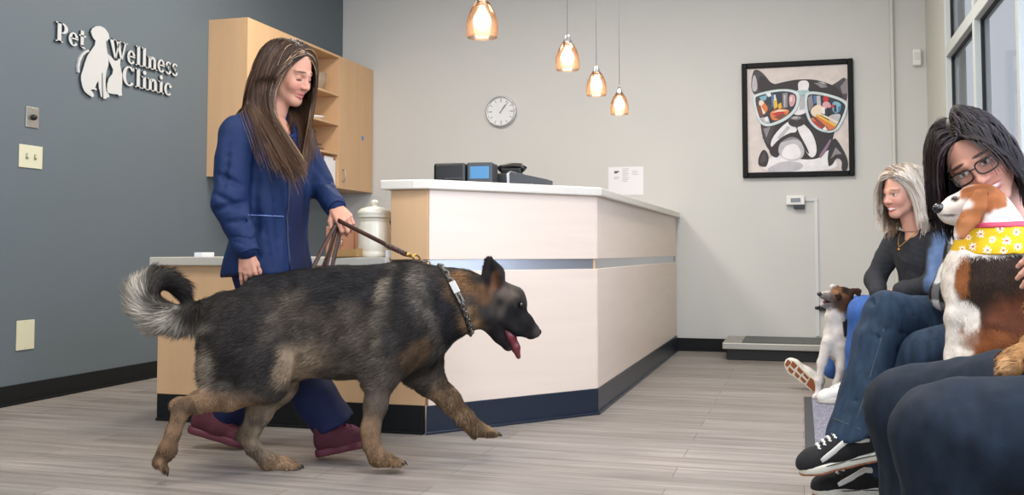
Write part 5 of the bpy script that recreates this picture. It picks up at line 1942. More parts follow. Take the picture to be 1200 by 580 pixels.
def bias(p):
    low = np.clip((zc + .06 - p[:, 2]) / .10, 0, 1)
    w_ = low * fwd_amt - (1 - low) * .22
    side = np.where(near, -.12, .04) * (1 - low) + np.where(back, .30, np.where(near, .10, -.30)) * low
    return F1[None] * w_[:, None] + L1[None] * side[:, None]
ln_ = .49 + .11 * RNG.random(len(roots)) - .10 * back - .06 * (~near)
Gd = guard(Hd, (.135, .080, .135), (-.062, .124, -.040))
paths = hair_sim(roots, d0, [cap_, Jk, Hd.S, Gd], ln_, 32, stiff=.66, off=(.003, .016), bias=bias, wave=.001)
# trim stray far-side hairs that swing out past the sleeve
lat = ((paths - Hd.c) @ RT)
down = (Hd.c[2] - paths[:, :, 2])
ok = ~(((lat > .085 + .10 * np.clip(down, 0, .5)) & (down > .10)).any(1))
paths, vdir, roots = paths[ok], vdir[ok], roots[ok]
rr = RNG.random(len(roots))
hc = np.zeros((len(roots), 3)) + L_('#2c1f19')
hc = mixc(hc, (rr > .55) * 1.0, '#3d2c23')
hc = mixc(hc, (rr > .86) * 1.0, '#5a4333')
hl = ((vdir[:, 1] > .60) & (rr > .74)) | ((vdir[:, 1] > .30) & (rr > .94))
hc = mixc(hc, hl * 1.0, '#a08265')
hc *= (.8 + .4 * RNG.random((len(roots), 1)))
sv, sq, scol = strands(paths, hc, .0017, [cap_, Jk], .35, ('#6a4b36', .35))
ccol = np.zeros((len(cv_), 3)) + L_('#30221b')
v, q = join([(cv_, cq_), (sv, sq)])
raw_mesh('hair', v, q, M_HAIR, W1, cols=np.concatenate([ccol, scol]))

# ------------------------------------------------------------------ leash
M_LEA = mat('brown_leather', '#3d241b', .45, vary=.15, vscale=(40, 40, 40), bump=.3, bscale=200)
M_BRASS = mat('brass_clip', '#c79a44', .28, metal=.9)
lsh = thing('dog_leash', 'brown leather leash looped in the woman\'s hand and clipped to the dog collar', 'leash', GRIP)
ncl = min(ringp, key=lambda p: abs(proj(p)[0] - 517) + abs(proj(p)[1] - 316))
p_end = P(492, 304, proj(ncl)[2] - .01)
p_clip = P(476, 298, 3.76)
def strap_(name, pts, w, th, m, parent, up=(0, 0, 1)):
    """a flat strap following the points"""
    pts = [np.array(p) for p in pts]
    return MB().tube(pts, w, 8, flat=th, upv=up).build(name, m, parent)
def bez(a, b, c, n=14):
    t = np.linspace(0, 1, n)[:, None]
    return list((1 - t) ** 2 * a + 2 * t * (1 - t) * b + t * t * c)
strap_('lead_strap', bez(P(396, 258, 3.92), P(428, 274, 3.86), P(462, 291.5, 3.79)), .0088, .3, M_LEA, lsh)
br = MB()
p0, p1 = P(452, 286.5, 3.80), p_clip
ax_ = (p1 - p0); nn_ = np.linalg.norm(ax_); ax_ /= nn_
sx = np.cross(ax_, Z); sx /= np.linalg.norm(sx); sy = np.cross(sx, ax_)
for k in range(3):
    pts = [p0 + ax_ * nn_ * t + sx * .006 * math.sin(22 * t + k * 2.094) + sy * .006 * math.sin(44 * t + k * 4.19) for t in np.linspace(0, 1, 50)]
    br.tube(pts, .0048, 6)
br.build('braided_end', M_LEA, lsh)
clip = MB()
clip.lathe([(.006, 0), (.009, .006), (.006, .014), (.007, .03), (.004, .034)], (0, 0, 0), 12, M=Matrix.Translation(Vector(p_clip)) @ (Vector(p_end - p_clip)).to_track_quat('Z', 'Y').to_matrix().to_4x4())
cb = (p_end + p_clip) / 2 + (p_end - p_clip) * .25
dv = (p_end - p_clip) / np.linalg.norm(p_end - p_clip)
clip.tube([cb + dv * .024 * math.cos(t) + Z * .012 * math.sin(t) for t in np.linspace(0, 2 * math.pi, 15)], .0035, 6)
clip.build('brass_clip', M_BRASS, lsh)
lk = MB()
mid = [p_end + (ncl - p_end) * t for t in np.linspace(0, 1, 5)]
for i in range(4):
    a, b = mid[i], mid[i + 1]
    t = (b - a); l_ = np.linalg.norm(t); t /= l_
    s1 = Z if i % 2 else -FH
    s1 = s1 - t * s1.dot(t); s1 /= np.linalg.norm(s1)
    lk.tube([(a + b) / 2 + t * l_ * .62 * math.cos(x) + s1 * .009 * math.sin(x) for x in np.linspace(0, 2 * math.pi, 11)], .0026, 5)
lk.build('ring_chain', M_CHAIN, lsh)
# loops hanging below the hand
strap_('hanging_loop', bez(P(394, 262, 3.93), P(378, 290, 3.90), P(366, 316, 3.88)) + bez(P(366, 316, 3.88), P(362, 330, 3.88), P(370, 330, 3.88), 6) + bez(P(370, 330, 3.88), P(384, 300, 3.90), P(396, 264, 3.94)), .0085, .3, M_LEA, lsh, up=RT)
strap_('hanging_loop', bez(P(396, 263, 3.95), P(386, 292, 3.93), P(381, 318, 3.92)) + bez(P(381, 318, 3.92), P(380, 330, 3.92), P(386, 328, 3.92), 6) + bez(P(386, 328, 3.92), P(392, 300, 3.93), P(400, 264, 3.95)), .0085, .3, M_LEA, lsh, up=RT)
# ------------------------------------------------------------------ visitors' bench
bn = thing('waiting_bench', 'dark upholstered waiting bench along the window wall under the visitors', 'bench', (.70, 3.8, 0))
MB().box((.46, 1.45, .32), (.93, 6.05, .388)).build('seat', mat('charcoal_vinyl', '#26282b', .55), bn, bevel=.02)
for y in (1.6, 3.0, 4.4, 5.9):
    for x in (.52, .88):
        MB().box((x - .02, y - .02, .0135 if 4.1 < y < 5.75 and x < .79 else 0), (x + .02, y + .02, .32)).build('leg', M_BLACKP, bn, bevel=.003)

def denim(name, col, vary=.16):
    m = mat(name, col, .78, vary=vary, vscale=(45, 45, 7), bump=.12, bscale=420, spec=.2)
    return m
def torso_sdf(lo, hi, h=.008):
    return Sdf(np.minimum(lo, hi), np.maximum(lo, hi), h)
def box_of(pts, pad=.2):
    pts = np.array(pts)
    return pts.min(0) - pad, pts.max(0) + pad
def seam(S, pxs, d0, d1, r=.0022, off=.001):
    pts = [surf(S, x, y, d0, d1, off) for x, y in pxs]
    return MB().tube(pts, r, 5)
M_GUM = mat('gum_rubber', '#8f4f2c', .6)
M_WSOLE = mat('white_rubber', '#d8d4c6', .55, vary=.08, vscale=(30, 30, 30))
M_WSHOE = mat('white_canvas', '#dcdad4', .6)
M_BSUEDE = mat('black_suede', '#121315', .85, bump=.3, bscale=300)
M_WLACE = mat('white_lace', '#dfdfdb', .7)

# ------------------------------------------------------------------ the blonde visitor
W2 = thing('person', 'seated woman with pale blonde hair, charcoal top and bright blue jeans beside the terrier', 'person', Pz(1000, 472, 0))
a2, p2 = math.radians(22), math.radians(12)
H2 = Head(P(1057, 225, 5.0), basis((-RT * math.cos(a2) - FH * math.sin(a2)) * math.cos(p2) - Z * math.sin(p2)), h=.0035)
nb2 = P(1072, 272, 5.02)
H2.make(nb2, .050, smile=.006)
F2 = -RT * .94 - FH * .34
F2 /= np.linalg.norm(F2)
L2 = np.cross(Z, F2)
B2 = np.stack([L2, F2, Z], 1)
SS, SE, SW = P(1101, 283, 4.86), P(1094, 332, 4.80), P(1056, 341, 4.96)
TS, TE, TW = P(1050, 284, 5.2), P(1026, 326, 5.24), P(1030, 343, 5.10)
hip2, kn2, an2 = P(1108, 362, 4.98), P(1012, 366, 5.14), P(1003, 456, 5.2)
hip2b, kn2b, an2b = P(1100, 364, 5.28), P(1008, 361, 5.70), P(975, 432, 5.80)
T2 = Sdf(*box_of([P(1075, 270, 5.0), P(1110, 372, 5.0), TW, SE, SW], .22), .007)
for (x, y, d, r) in ((1080, 300, 5.02, (.165, .105, .14)), (1088, 335, 5.02, (.16, .11, .13)), (1098, 362, 5.03, (.165, .125, .09))):
    T2.ell(P(x, y, d), r, B2, .05)
T2.cap(SS, TS, .05, .05, .05)
T2.cap(nb2 + Z * .0, P(1078, 285, 5.02), .058, .07, .04)
T2.chain([(SS, .062), (SE, .054), (SW, .042)], .025)
T2.chain([(TS, .062), (TE, .052), (TW, .042)], .025)
T2.ell(nb2 + F2 * .055 + Z * .01, (.06, .05, .045), B2, .01, cut=True)
T2.ripple(.008, 10, 51, (1, 1, .6)); T2.ripple(.004, 24, 52)
M_TOP2 = mat('two_tone_knit', '#333333', .8, vcol=True, spec=.2, bump=.2, bscale=400)
def top2(v):
    u, w_, _ = proj(v)
    c = np.zeros((len(v), 3)) + L_('#33353a')
    st = .5 + .5 * np.sin((v[:, 2] + .15 * v[:, 1]) * 700)
    c *= (1 - .22 * st)[:, None]
    bl = sm(np.clip((u - (1094 - (w_ - 250) * .17)) / 9 + noise3(v, 30, 2) * .5, 0, 1)) * sm(np.clip((346 - w_) / 8, 0, 1))
    b_ = L_('#586d90') * (1 + .25 * noise3(v, 40, 3))[:, None]
    return np.clip(c * (1 - bl[:, None]) + b_ * bl[:, None], .002, 1)
clothes(T2, 'knit_top', M_TOP2, W2, top2)
M_J2 = denim('bright_blue_denim', '#3c5f9e', .14)
def leg_sdf(pts, k=.03, h=.0075, cutp=None):
    S = Sdf(*box_of([p for p, r in pts], .16), h)
    S.chain(pts, k)
    if cutp is not None:
        S.half(*cutp)
    return S
A_ = leg_sdf([(hip2, .092), (kn2, .072), (an2 * .5 + kn2 * .5, .066), (an2, .062)], cutp=(P(1002, 458, 5.2), -Z))
A_.cap(P(1108, 358, 5.05), P(1104, 360, 5.2), .11, .11, .05)
A_.ripple(.007, 12, 55, (1, 1, .6))
clothes(A_, 'jeans', M_J2, W2)
A_ = leg_sdf([(hip2b, .09), (kn2b, .07), (an2b, .058)])
A_.ripple(.006, 12, 56)
clothes(A_, 'jeans', M_J2, W2)
# white sneakers with gum soles
def lace_up(S, w, root, m, n=5, x0=.085, dx=.02, r=.003, zz=(.15, .02), o=None):
    for k in range(n):
        x = x0 + k * dx
        pts = []
        for j in range(9):
            y = -.024 + j * .006
            zs = np.linspace(zz[0], zz[1], 90)
            vals = S.at(np.array([w(x + .006 * (j % 2), y, z_) for z_ in zs]))
            pts.append(w(x + .006 * (j % 2), y, zs[np.argmax(vals < .002)]))
        MB().tube(pts, r, 5).build('lace', m, o)
def white_sneaker(heel, fwd, up, tread=False):
    (v, q), (tv, tq), w, S = shoe(W2, heel, fwd, up, L=.255)
    o = raw_mesh('sneaker', v, q, M_WSHOE, W2)
    raw_mesh('sole', tv, tq, M_WSOLE, o)
    lace_up(S, w, W2, M_WLACE, o=o)
    if tread:
        for i, (x0, x1, y0, y1) in enumerate(((.015, .075, -.028, .028), (.085, .12, -.026, -.004), (.085, .12, .004, .024), (.13, .16, -.030, -.006), (.13, .165, .002, .030), (.172, .205, -.034, -.008), (.178, .21, .0, .034), (.215, .238, -.02, .022))):
            mb = MB()
            pts = [w(x0 + .004, y0, .001), w(x1, y0 + .004, .001), w(x1 + .006, y1, .001), w(x0, y1 - .004, .001)]
            mb.prism(pts, -basis(fwd, up)[:, 2] * .004)
            mb.build('tread', M_GUM, o, bevel=.0015)
white_sneaker(Pz(1012, 471, .0145) , -RT * .97 - FH * .12, Z)
f_ = -RT * .62 + FH * .38 + Z * .58
s_ = RT * .58 + FH * .80 + Z * .12
white_sneaker(P(960, 457.5, 5.76), f_, s_, True)
# figure, head and hands
hv = H2.S.mesh(0)
d2 = (P(1036, 344, 5.05) - SW); d2 /= np.linalg.norm(d2)
Sh2, _ = hand(SW, d2, Z * .8 - FH * .5, 1 if np.cross(d2, Z).dot(-FH) > 0 else -1, (.3, .5, .4), thumb=.5, h=.003, arm=SE * .3 + SW * .7)
d2b = (P(1040, 350, 5.0) - TW); d2b /= np.linalg.norm(d2b)
Sh2b, _ = hand(TW, d2b, Z * .9 - FH * .3, -1 if np.cross(d2b, Z).dot(-FH) > 0 else 1, (.3, .5, .4), thumb=.5, h=.003, arm=TE * .3 + TW * .7)
Bd2 = Sdf(*box_of([nb2, hip2, kn2, an2, kn2b, an2b, SS, TS], .2), .011)
Bd2.ell(P(1082, 310, 5.02), (.13, .08, .16), B2, .05).ell(P(1100, 360, 5.04), (.13, .09, .09), B2, .05)
Bd2.chain([(hip2, .07), (kn2, .05), (an2, .036), (P(999, 466, 5.2), .03)], .02).chain([(hip2b, .07), (kn2b, .05), (an2b, .034)], .02)
Bd2.chain([(SS, .045), (SE, .038), (SW, .026)], .02).chain([(TS, .045), (TE, .038), (TW, .026)], .02)
Bd2.cap(nb2 - Z * .06, nb2 + Z * .03, .05, .045, .03)
v, q = join([hv, Sh2.mesh(0), Sh2b.mesh(0), Bd2.mesh(1)])
SK2 = '#cf9b86'
cols = np.zeros((len(v), 3)) + L_(SK2)
cols[:len(hv[0])] = H2.paint(v[:len(hv[0])], SK2, '#b9625d', '#8a6a50', False, .006, True)
raw_mesh('body', v, q, M_SKIN, W2, cols=cols)
def hair_shell(H, face=(.066, .078, .107)):
    c_ = Sdf(H.c - .17, H.c + .17, .005)
    c_.ell(H.w(0, -.018, .042), np.array((.077, .097, .085)) * H.k, H.R, .01)
    c_.ell(H.w(0, -.045, -.04), np.array((.078, .062, .085)) * H.k, H.R, .03)
    c_.ell(H.w(0, .088, -.028), np.array(face) * H.k, H.R, .012, cut=True)
    return c_
def hairdo(H, coll, n, length, colfun, fwd_near, fwd_far, Fv, Lv, width=.003, steps=22, shellcol='#888', parent=None, off=(.003, .02), gr=(.062, .085, .125), gc=(0, .112, -.045), part=0.0, tipc=None, loft_side=.16, wave=.002, stiff=.66, jitter=0.0):
    c_ = hair_shell(H)
    cv, cq = c_.mesh(1)
    vd, roots = scalp(H, n, lambda x, y, z: (z > -.35) & ~((y > .57) & (z < .53)) & ~((y > .05) & (z < .10)))
    sg = np.sign(vd[:, 0] + part)
    lc = np.stack([sg, -.7 + 0 * sg, -.25 + 0 * sg], 1)
    nr = vd / np.array([.076, .096, .084]); nr /= np.linalg.norm(nr, axis=1, keepdims=True)
    lc = lc - nr * (lc * nr).sum(1, keepdims=True) + jitter * RNG.normal(size=lc.shape)
    d0 = lc @ H.R.T + nr @ H.R.T * .25
    lefts = vd[:, 0] > 0
    back = vd[:, 1] < -.2
    fa = np.where(lefts, fwd_near, fwd_far) * (.5 + RNG.random(n))
    fa = np.where(back, -.15, fa)
    zc_ = H.c[2] - .10
    def bias(p):
        low = np.clip((zc_ + .06 - p[:, 2]) / .10, 0, 1)
        return Fv[None] * (low * fa - (1 - low) * .2)[:, None] + Lv[None] * (np.where(lefts, loft_side, -loft_side) * (1 - low))[:, None]
    Ln = length[0] + length[1] * RNG.random(n)
    paths = hair_sim(roots, d0, [c_, H.S, guard(H, gr, gc)] + coll, Ln, steps, stiff=stiff, off=off, bias=bias, wave=wave)
    hc = colfun(vd, RNG.random(n))
    sv, sq, sc_ = strands(paths, hc, width, [c_] + coll, .35, tipc)
    v, q = join([(cv, cq), (sv, sq)])
    raw_mesh('hair', v, q, M_HAIR, parent, cols=np.concatenate([np.zeros((len(cv), 3)) + L_(shellcol), sc_]))
def blond(vd, r):
    c = np.zeros((len(vd), 3)) + L_('#dcd2c8')
    c = mixc(c, (r > .6) * 1.0, '#c6b8a8')
    c = mixc(c, (r > .85) * 1.0, '#8f7a66')
    c = mixc(c, ((vd[:, 0] < -.1) & (vd[:, 1] < .5)) * .85, '#9c7650')
    c = mixc(c, ((np.abs(vd[:, 0]) < .12)) * .5, '#7a6a5c')
    return c * (.85 + .3 * r[:, None])
hairdo(H2, [T2], 3400, (.24, .06), blond, .12, .10, F2, L2, .0021, 22, '#8f8172', W2, (.003, .022), (.12, .085, .13), (.055, .118, -.04), wave=.002, jitter=.06)
nk = [nb2 + F2 * .035 - L2 * .055 + Z * .01, nb2 + F2 * .075 - L2 * .04 - Z * .035, nb2 + F2 * .10 - Z * .075, nb2 + F2 * .075 + L2 * .045 - Z * .035, nb2 + F2 * .03 + L2 * .06 + Z * .01]
nk2 = [nk[0]]
M_GOLD = mat('gold_chain', '#b98f45', .3, metal=.9)
nmb = MB().tube(bez(nk[0], nk[1], nk[2], 8) + bez(nk[2], nk[3], nk[4], 8)[1:], .0022, 5).ball(nk[2] - Z * .012, .008)
nmb.build('necklace', M_GOLD, W2)

# ------------------------------------------------------------------ terrier
G_T = Frame(978, 5.50, math.radians(180))
G_T.h = -RT * .9 - FH * .43
G_T.h /= np.linalg.norm(G_T.h)
G_T.n = np.cross(Z, G_T.h)          # her left, towards the camera
G_T.M = np.stack([G_T.h, G_T.n, Z], 1)
G_T.O = P(990, 466, 5.45) * V3(1, 1, 0)
G_T.d = 5.55
class Pet:
    """helper that grows a sitting dog from points given as picture column, row and distance"""
    def __init__(s, lo, hi, h):
        s.S = Sdf(lo, hi, h)
    def c(s, pts, k=.02, sc=(1, 1, 1)):
        s.S.chain([(P(x, y, d), r) for x, y, d, r in pts], k, sc)
        return s
    def e(s, x, y, d, r, R=None, k=.03, cut=False):
        s.S.ell(P(x, y, d), r, R, k, cut)
        return s
dT = 5.45
TT = Pet(P(985, 474, dT) - V3(.35, .35, .03), P(985, 325, dT) + V3(.35, .35, .05), .0055)
TT.e(981, 398, dT, (.075, .075, .12)).e(996, 412, dT + .03, (.095, .09, .13)).e(1006, 434, dT + .04, (.105, .105, .10))
TT.c([(978, 372, dT, .055), (984, 356, dT, .052)], .03)
TT.c([(970, 402, dT - .03, .036), (963, 425, dT - .03, .022), (959, 446, dT - .03, .017), (959, 462, dT - .04, .017)], .02)
TT.c([(959, 463, dT - .04, .017), (954.5, 465, dT - .07, .014)], .01)
TT.c([(986, 408, dT - .05, .034), (985, 430, dT - .06, .022), (980, 450, dT - .05, .017), (979, 461, dT - .05, .017)], .02)
TT.c([(979, 462, dT - .05, .017), (975, 464, dT - .07, .013)], .01)
TT.c([(1004, 440, dT, .05), (996, 456, dT - .02, .03)], .02)
TT.e(987, 348, dT, (.060, .060, .056), k=.02)
TT.c([(982, 350, dT - .02, .036), (970, 347, dT - .04, .026), (963.5, 346, dT - .05, .019)], .015)
TT.c([(978, 358, dT - .02, .026), (968, 358, dT - .04, .014), (963, 356.5, dT - .045, .010)], .008)
TT.S.cap(P(974, 353.5, dT - .03), P(960, 352, dT - .06), .004, .009, .004, cut=True)
for x, y, d, dx, dy in ((1000, 342, dT - .02, 7, 3), (980, 338, dT + .055, -5, 1)):
    TT.S.chain([(P(x, y - 1, d), .022), (P(x + dx * .7, y + dy * .3 - 2, d), .018), (P(x + dx, y + dy + 2, d - .01), .008)], .01, (1, 1.6, 1.3))
TT.S.ripple(.0025, 30, 71)
tv, tq = TT.S.mesh(1)
tu, tw, td = proj(tv)
def tcoat():
    n = noise3(tv, 40, 5)
    u, v = tu + n * 1.5, tw + n * 1.5
    c = np.zeros((len(tv), 3)) + L_('#cfc9c4')
    c = mixc(c, B_(u, v, 993, 350, 19, 18, 0, .4), '#5a3f2e')
    c = mixc(c, B_(u, v, 984, 342, 11, 8, 0, .6), '#6e4c36')
    c = mixc(c, B_(u, v, 993, 339, 8, 6, 0, .6), '#2a211d')
    c = mixc(c, B_(u, v, 1002, 343, 8, 8, 0, .6), '#44302a')
    c = mixc(c, B_(u, v, 983, 348, 4, 5, 0, .6), '#1f1815')
    c = mixc(c, B_(u, v, 977, 343, 5, 4, 0, .7) * .8, '#8a6a50')
    c = mixc(c, B_(u, v, 967, 348, 9, 6, 0, .6) * .85, '#5d524c')
    c = mixc(c, B_(u, v, 975, 357, 12, 4, -10, .6) * .8, '#4a3c36')
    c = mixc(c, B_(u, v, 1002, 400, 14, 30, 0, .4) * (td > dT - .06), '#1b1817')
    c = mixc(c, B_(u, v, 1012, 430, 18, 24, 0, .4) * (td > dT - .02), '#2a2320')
    return np.clip(c * (1 + .12 * n)[:, None], .003, 1)
B_ = blot
tc_ = tcoat()
ter = thing('dog', 'small white terrier with brown and black head sitting at the blonde woman\'s feet', 'dog', G_T.O)
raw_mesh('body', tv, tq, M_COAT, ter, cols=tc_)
fur('fur', tv, tq, tc_, 14000, lambda p: np.full(len(p), .011), lambda p, n: np.zeros_like(p) + V3(.3, 0, -1), M_FUR, ter, lift=.3, width=.003, vmin=.8, vmax=1.15)
MB().ball(P(960.5, 344.5, dT - .055), (.014, .014, .012)).build('nose', M_WETN, ter)
MB().ball(surf(TT.S, 979, 346, 5.2, 5.8), .008).build('eye', M_EYEB, ter)
MB().tube([P(972, 354.5, dT - .03), P(965, 353.5, dT - .05)], [.010, .007], 8, flat=.5).build('tongue', M_TONGUE, ter)
hs_ = Sdf(P(985, 474, dT) - V3(.35, .35, .03), P(985, 325, dT) + V3(.35, .35, .05), .0055)
hs_.D = np.maximum(TT.S.D - .010, -(TT.S.D - .001))
cc_ = P(992, 378, dT)
hs_.half(P(990, 392, dT), -Z + RT * .25); hs_.half(P(990, 374, dT), Z - RT * .25)
hs_.half(P(983, 384, dT), -RT)
clothes(hs_, 'harness', mat('black_harness', '#17171a', .7), ter)

# ------------------------------------------------------------------ the dark haired visitor
W3 = thing('person', 'seated woman with long dark hair and black glasses, crossed legs in jeans and black shoes', 'person', Pz(1000, 577, 0))
f3 = -RT * .45 - FH * .80 - Z * .40
H3 = Head(P(1144, 185, 2.95), basis(f3, Z * .8 - RT * .6), 1.10, h=.0027)
nb3 = P(1188, 264, 3.08)
H3.make(nb3, .050, smile=.010, lids=True)
F3 = -RT * .8 - FH * .6
F3 /= np.linalg.norm(F3)
L3 = np.cross(Z, F3)
B3 = np.stack([L3, F3, Z], 1)
R3s, R3e, R3w = P(1134, 294, 3.28), P(1112, 346, 3.20), P(1140, 372, 3.08)
L3s, L3e, L3w = P(1240, 300, 2.98), P(1292, 366, 2.95), P(1290, 396, 2.80)
T3 = Sdf(*box_of([nb3, R3s, R3e, L3s, L3e, P(1190, 400, 3.2)], .22), .0075)
for (x, y, d, r) in ((1188, 318, 3.12, (.175, .11, .16)), (1190, 370, 3.16, (.17, .12, .15)), (1190, 402, 3.2, (.18, .13, .08))):
    T3.ell(P(x, y, d), r, B3, .05)
T3.cap(R3s, L3s, .055, .055, .05).cap(nb3, P(1188, 290, 3.1), .06, .07, .04)
T3.chain([(R3s, .064), (R3e, .054), (R3w, .042)], .025).chain([(L3s, .064), (L3e, .054), (L3w, .042)], .025)
T3.ripple(.008, 11, 81)
M_PLAID = mat('plaid_flannel', '#333333', .85, vcol=True, spec=.15)
def plaid(v):
    q = (v - W3pos) @ B3
    a = np.sin(q[:, 0] * 75) + .5 * noise3(v, 20, 4); b = np.sin(q[:, 2] * 75 + q[:, 1] * 30) + .5 * noise3(v, 20, 6)
    c = np.zeros((len(v), 3)) + L_('#17171a')
    c = mixc(c, ((a > .3) ^ (b > .3)) * .75, '#6a6a6c')
    c = mixc(c, ((a > .3) & (b > .3)) * 1.0, '#b9b9ba')
    return c
W3pos = WPOS[W3.name]
clothes(T3, 'flannel_shirt', M_PLAID, W3, plaid)
M_J3 = denim('indigo_denim', '#263649', .36)
U3 = Sdf(*box_of([P(1160, 392, 3.3), P(1034, 366, 3.3), P(1003, 512, 3.24)], .2), .007)
U3.chain([(P(1165, 396, 3.32), .095), (P(1098, 380, 3.32), .085), (P(1040, 369, 3.3), .073), (P(1028, 400, 3.28), .072), (P(1016, 455, 3.26), .074), (P(1002, 514, 3.24), .088)], .03)
U3.half(P(1000, 509, 3.24), -Z + RT * .30)
for a_, b_ in (((1040, 385), (1075, 395)), ((1024, 392), (1052, 412)), ((1003, 470), (1036, 480)), ((1020, 350), (1045, 378)), ((1060, 360), (1085, 385))):
    A1, B1_ = surf(U3, *a_, 2.9, 3.6), surf(U3, *b_, 2.9, 3.6)
    U3.cap(A1, B1_, .005, .004, .012, cut=True)
U3.ripple(.007, 11, 83, (1, 1, .6)); U3.ripple(.003, 26, 84, (1, 1, .5))
j3, _, _ = clothes(U3, 'jeans', M_J3, W3)
M_STITCH = mat('gold_stitch', '#4d5156', .8)
seam(U3, [(1036, 385), (1032, 400), (1026, 420), (1020, 440), (1014, 460), (1008, 480), (1004, 494)], 2.9, 3.5, .0016).build('stitching', M_STITCH, j3)
seam(U3, [(976, 490), (984, 493), (994, 497), (1006, 502), (1018, 507), (1030, 512)], 2.9, 3.5, .0014).build('stitching', M_STITCH, j3)
V_ = Sdf(*box_of([P(1170, 400, 3.12), P(1062, 402, 3.14), P(1022, 552, 3.34)], .2), .0075)
V_.chain([(P(1180, 405, 3.12), .092), (P(1120, 406, 3.13), .076), (P(1084, 414, 3.16), .068), (P(1056, 480, 3.26), .066), (P(1028, 552, 3.34), .078)], .03)
V_.half(P(1026, 557, 3.34), -Z)
V_.ripple(.007, 11, 85, (1, 1, .6))
clothes(V_, 'jeans', M_J3, W3)
M_STRIPE = mat('white_leather', '#d9d8d2', .5)
M_BLK = mat('black_line', '#1a1a1a', .5)
def skate_shoe(heel, fwd, up, side):
    (v, q), (tv, tq), w, S = shoe(W3, heel, fwd, up, L=.285, style='skate')
    o = raw_mesh('skate_shoe', v, q, M_BSUEDE, W3)
    so = raw_mesh('sole', tv, tq, M_WSOLE, o)
    # gum underside
    T = Sdf(np.min([w(x, y, z) for x in (-.04, .32) for y in (-.08, .08) for z in (-.03, .03)], 0), np.max([w(x, y, z) for x in (-.04, .32) for y in (-.08, .08) for z in (-.03, .03)], 0), .004)
    for (x, r, x2, r2) in ((.042, .039, .125, .036), (.125, .036, .21, .043), (.21, .043, .24, .035)):
        T.cap(w(x, 0, 0), w(x2, 0, 0), r, r2, .02)
    U_ = basis(fwd, up)[:, 2]
    T.half(w(0, 0, .001), U_); T.half(w(0, 0, -.005), -U_)
    raw_mesh('gum_underside', *T.mesh(1), M_GUM, so)
    def on_side(x, z, off=.002):
        ys = np.linspace(.09, 0, 120) * side
        vals = S.at(np.array([w(x, y, z) for y in ys]))
        return w(x, ys[np.argmax(vals < off)], z)
    cl = [(.205, .040, .0065), (.19, .046, .009), (.16, .062, .010), (.13, .078, .0105), (.115, .084, .011), (.095, .084, .0105), (.07, .079, .009), (.045, .073, .006)]
    MB().tube([on_side(x, z) for x, z, r in cl], [r for _, _, r in cl], 10, flat=.25, upv=U_).build('side_stripe', M_STRIPE, o)
    lo_ = []
    for x in np.linspace(.012, .262, 26):
        ys = np.linspace(.10, 0, 120) * side
        Tm = S
        yw = (.036 + .009 * math.sin((x - .1) * 9)) if x < .24 else .036
        yw = .0415 if x < .05 else (.040 if x < .13 else (.040 + (x - .13) * .08 if x < .21 else .046 - (x - .21) * .35))
        lo_.append(w(x, side * yw, .0205))
    MB().tube(lo_, .0016, 5).build('sole_line', M_BLK, so)
    lace_up(S, w, W3, M_WLACE, 6, .10, .019, .0036, (.16, .02), o)
    return o
hl_ = P(1036, 533, 3.22)
ft3 = P(930, 556, 3.24) - hl_; ft3 /= np.linalg.norm(ft3)
skate_shoe(hl_, ft3, Z - FH * .12, 1 if np.cross(ft3, Z).dot(-FH) < 0 else -1)
hl_ = Pz(1048, 578, .006)
skate_shoe(hl_, -RT * .99 - FH * .06, Z, 1 if np.cross(-RT, Z).dot(-FH) < 0 else -1)
# glasses
M_GLF = mat('black_acetate', '#17110f', .25, spec=.6)
gl = MB()
for q in (-1, 1):
    pts = []
    for i in range(25):
        t = 2 * math.pi * i / 24
        ct, st_ = math.cos(t), math.sin(t)
        x = .034 + .0265 * math.copysign(abs(ct) ** .6, ct)
        z = -.004 + .0185 * math.copysign(abs(st_) ** .7, st_) - .002 * ct
        pts.append(H3.w(q * x, .106 - .35 * max(x - .03, 0), z))
    gl.tube(pts, .0024, 6)
    gl.tube([H3.w(q * .060, .095, .006), H3.w(q * .074, .07, .006), H3.w(q * .08, .0, .003)], .0024, 6)
gl.tube([H3.w(-.009, .107, .003), H3.w(0, .111, .006), H3.w(.009, .107, .003)], .0022, 6)
gf = gl.build('glasses', M_GLF, W3)
for q in (-1, 1):
    pts = [H3.w(q * (.034 + .0255 * math.cos(t)), .105 - .35 * max(.004 + .0255 * math.cos(t), 0), -.004 + .0175 * math.sin(t)) for t in [2 * math.pi * i / 20 for i in range(20)]]
    MB().add(pts, [tuple(range(20))]).build('lens', M_GLASS, gf)
hv = H3.S.mesh(0)
Bd3 = Sdf(*box_of([nb3, P(1190, 400, 3.2), P(1040, 366, 3.3), P(1003, 520, 3.24), P(1024, 560, 3.34), L3e], .2), .012)
Bd3.ell(P(1188, 330, 3.14), (.14, .08, .18), B3, .05).ell(P(1190, 395, 3.2), (.14, .09, .09), B3, .05)
Bd3.chain([(P(1165, 396, 3.32), .075), (P(1040, 369, 3.3), .052), (P(1003, 512, 3.24), .036), (P(1015, 525, 3.24), .032)], .02)
Bd3.chain([(P(1180, 405, 3.12), .075), (P(1084, 414, 3.16), .05), (P(1028, 552, 3.34), .036), (P(1034, 562, 3.34), .03)], .02)
Bd3.chain([(R3s, .048), (R3e, .038), (R3w, .028)], .02).chain([(L3s, .048), (L3e, .038), (L3w, .028)], .02)
Bd3.cap(nb3 - Z * .06, nb3 + Z * .03, .05, .045, .03)
d3 = P(1168, 386, 3.04) - R3w
S3h, _ = hand(R3w, d3, Z, 1 if np.cross(d3, Z).dot(F3) > 0 else -1, (.3, .4, .3), h=.0032, arm=R3e * .3 + R3w * .7)
d3b = P(1268, 404, 2.76) - L3w
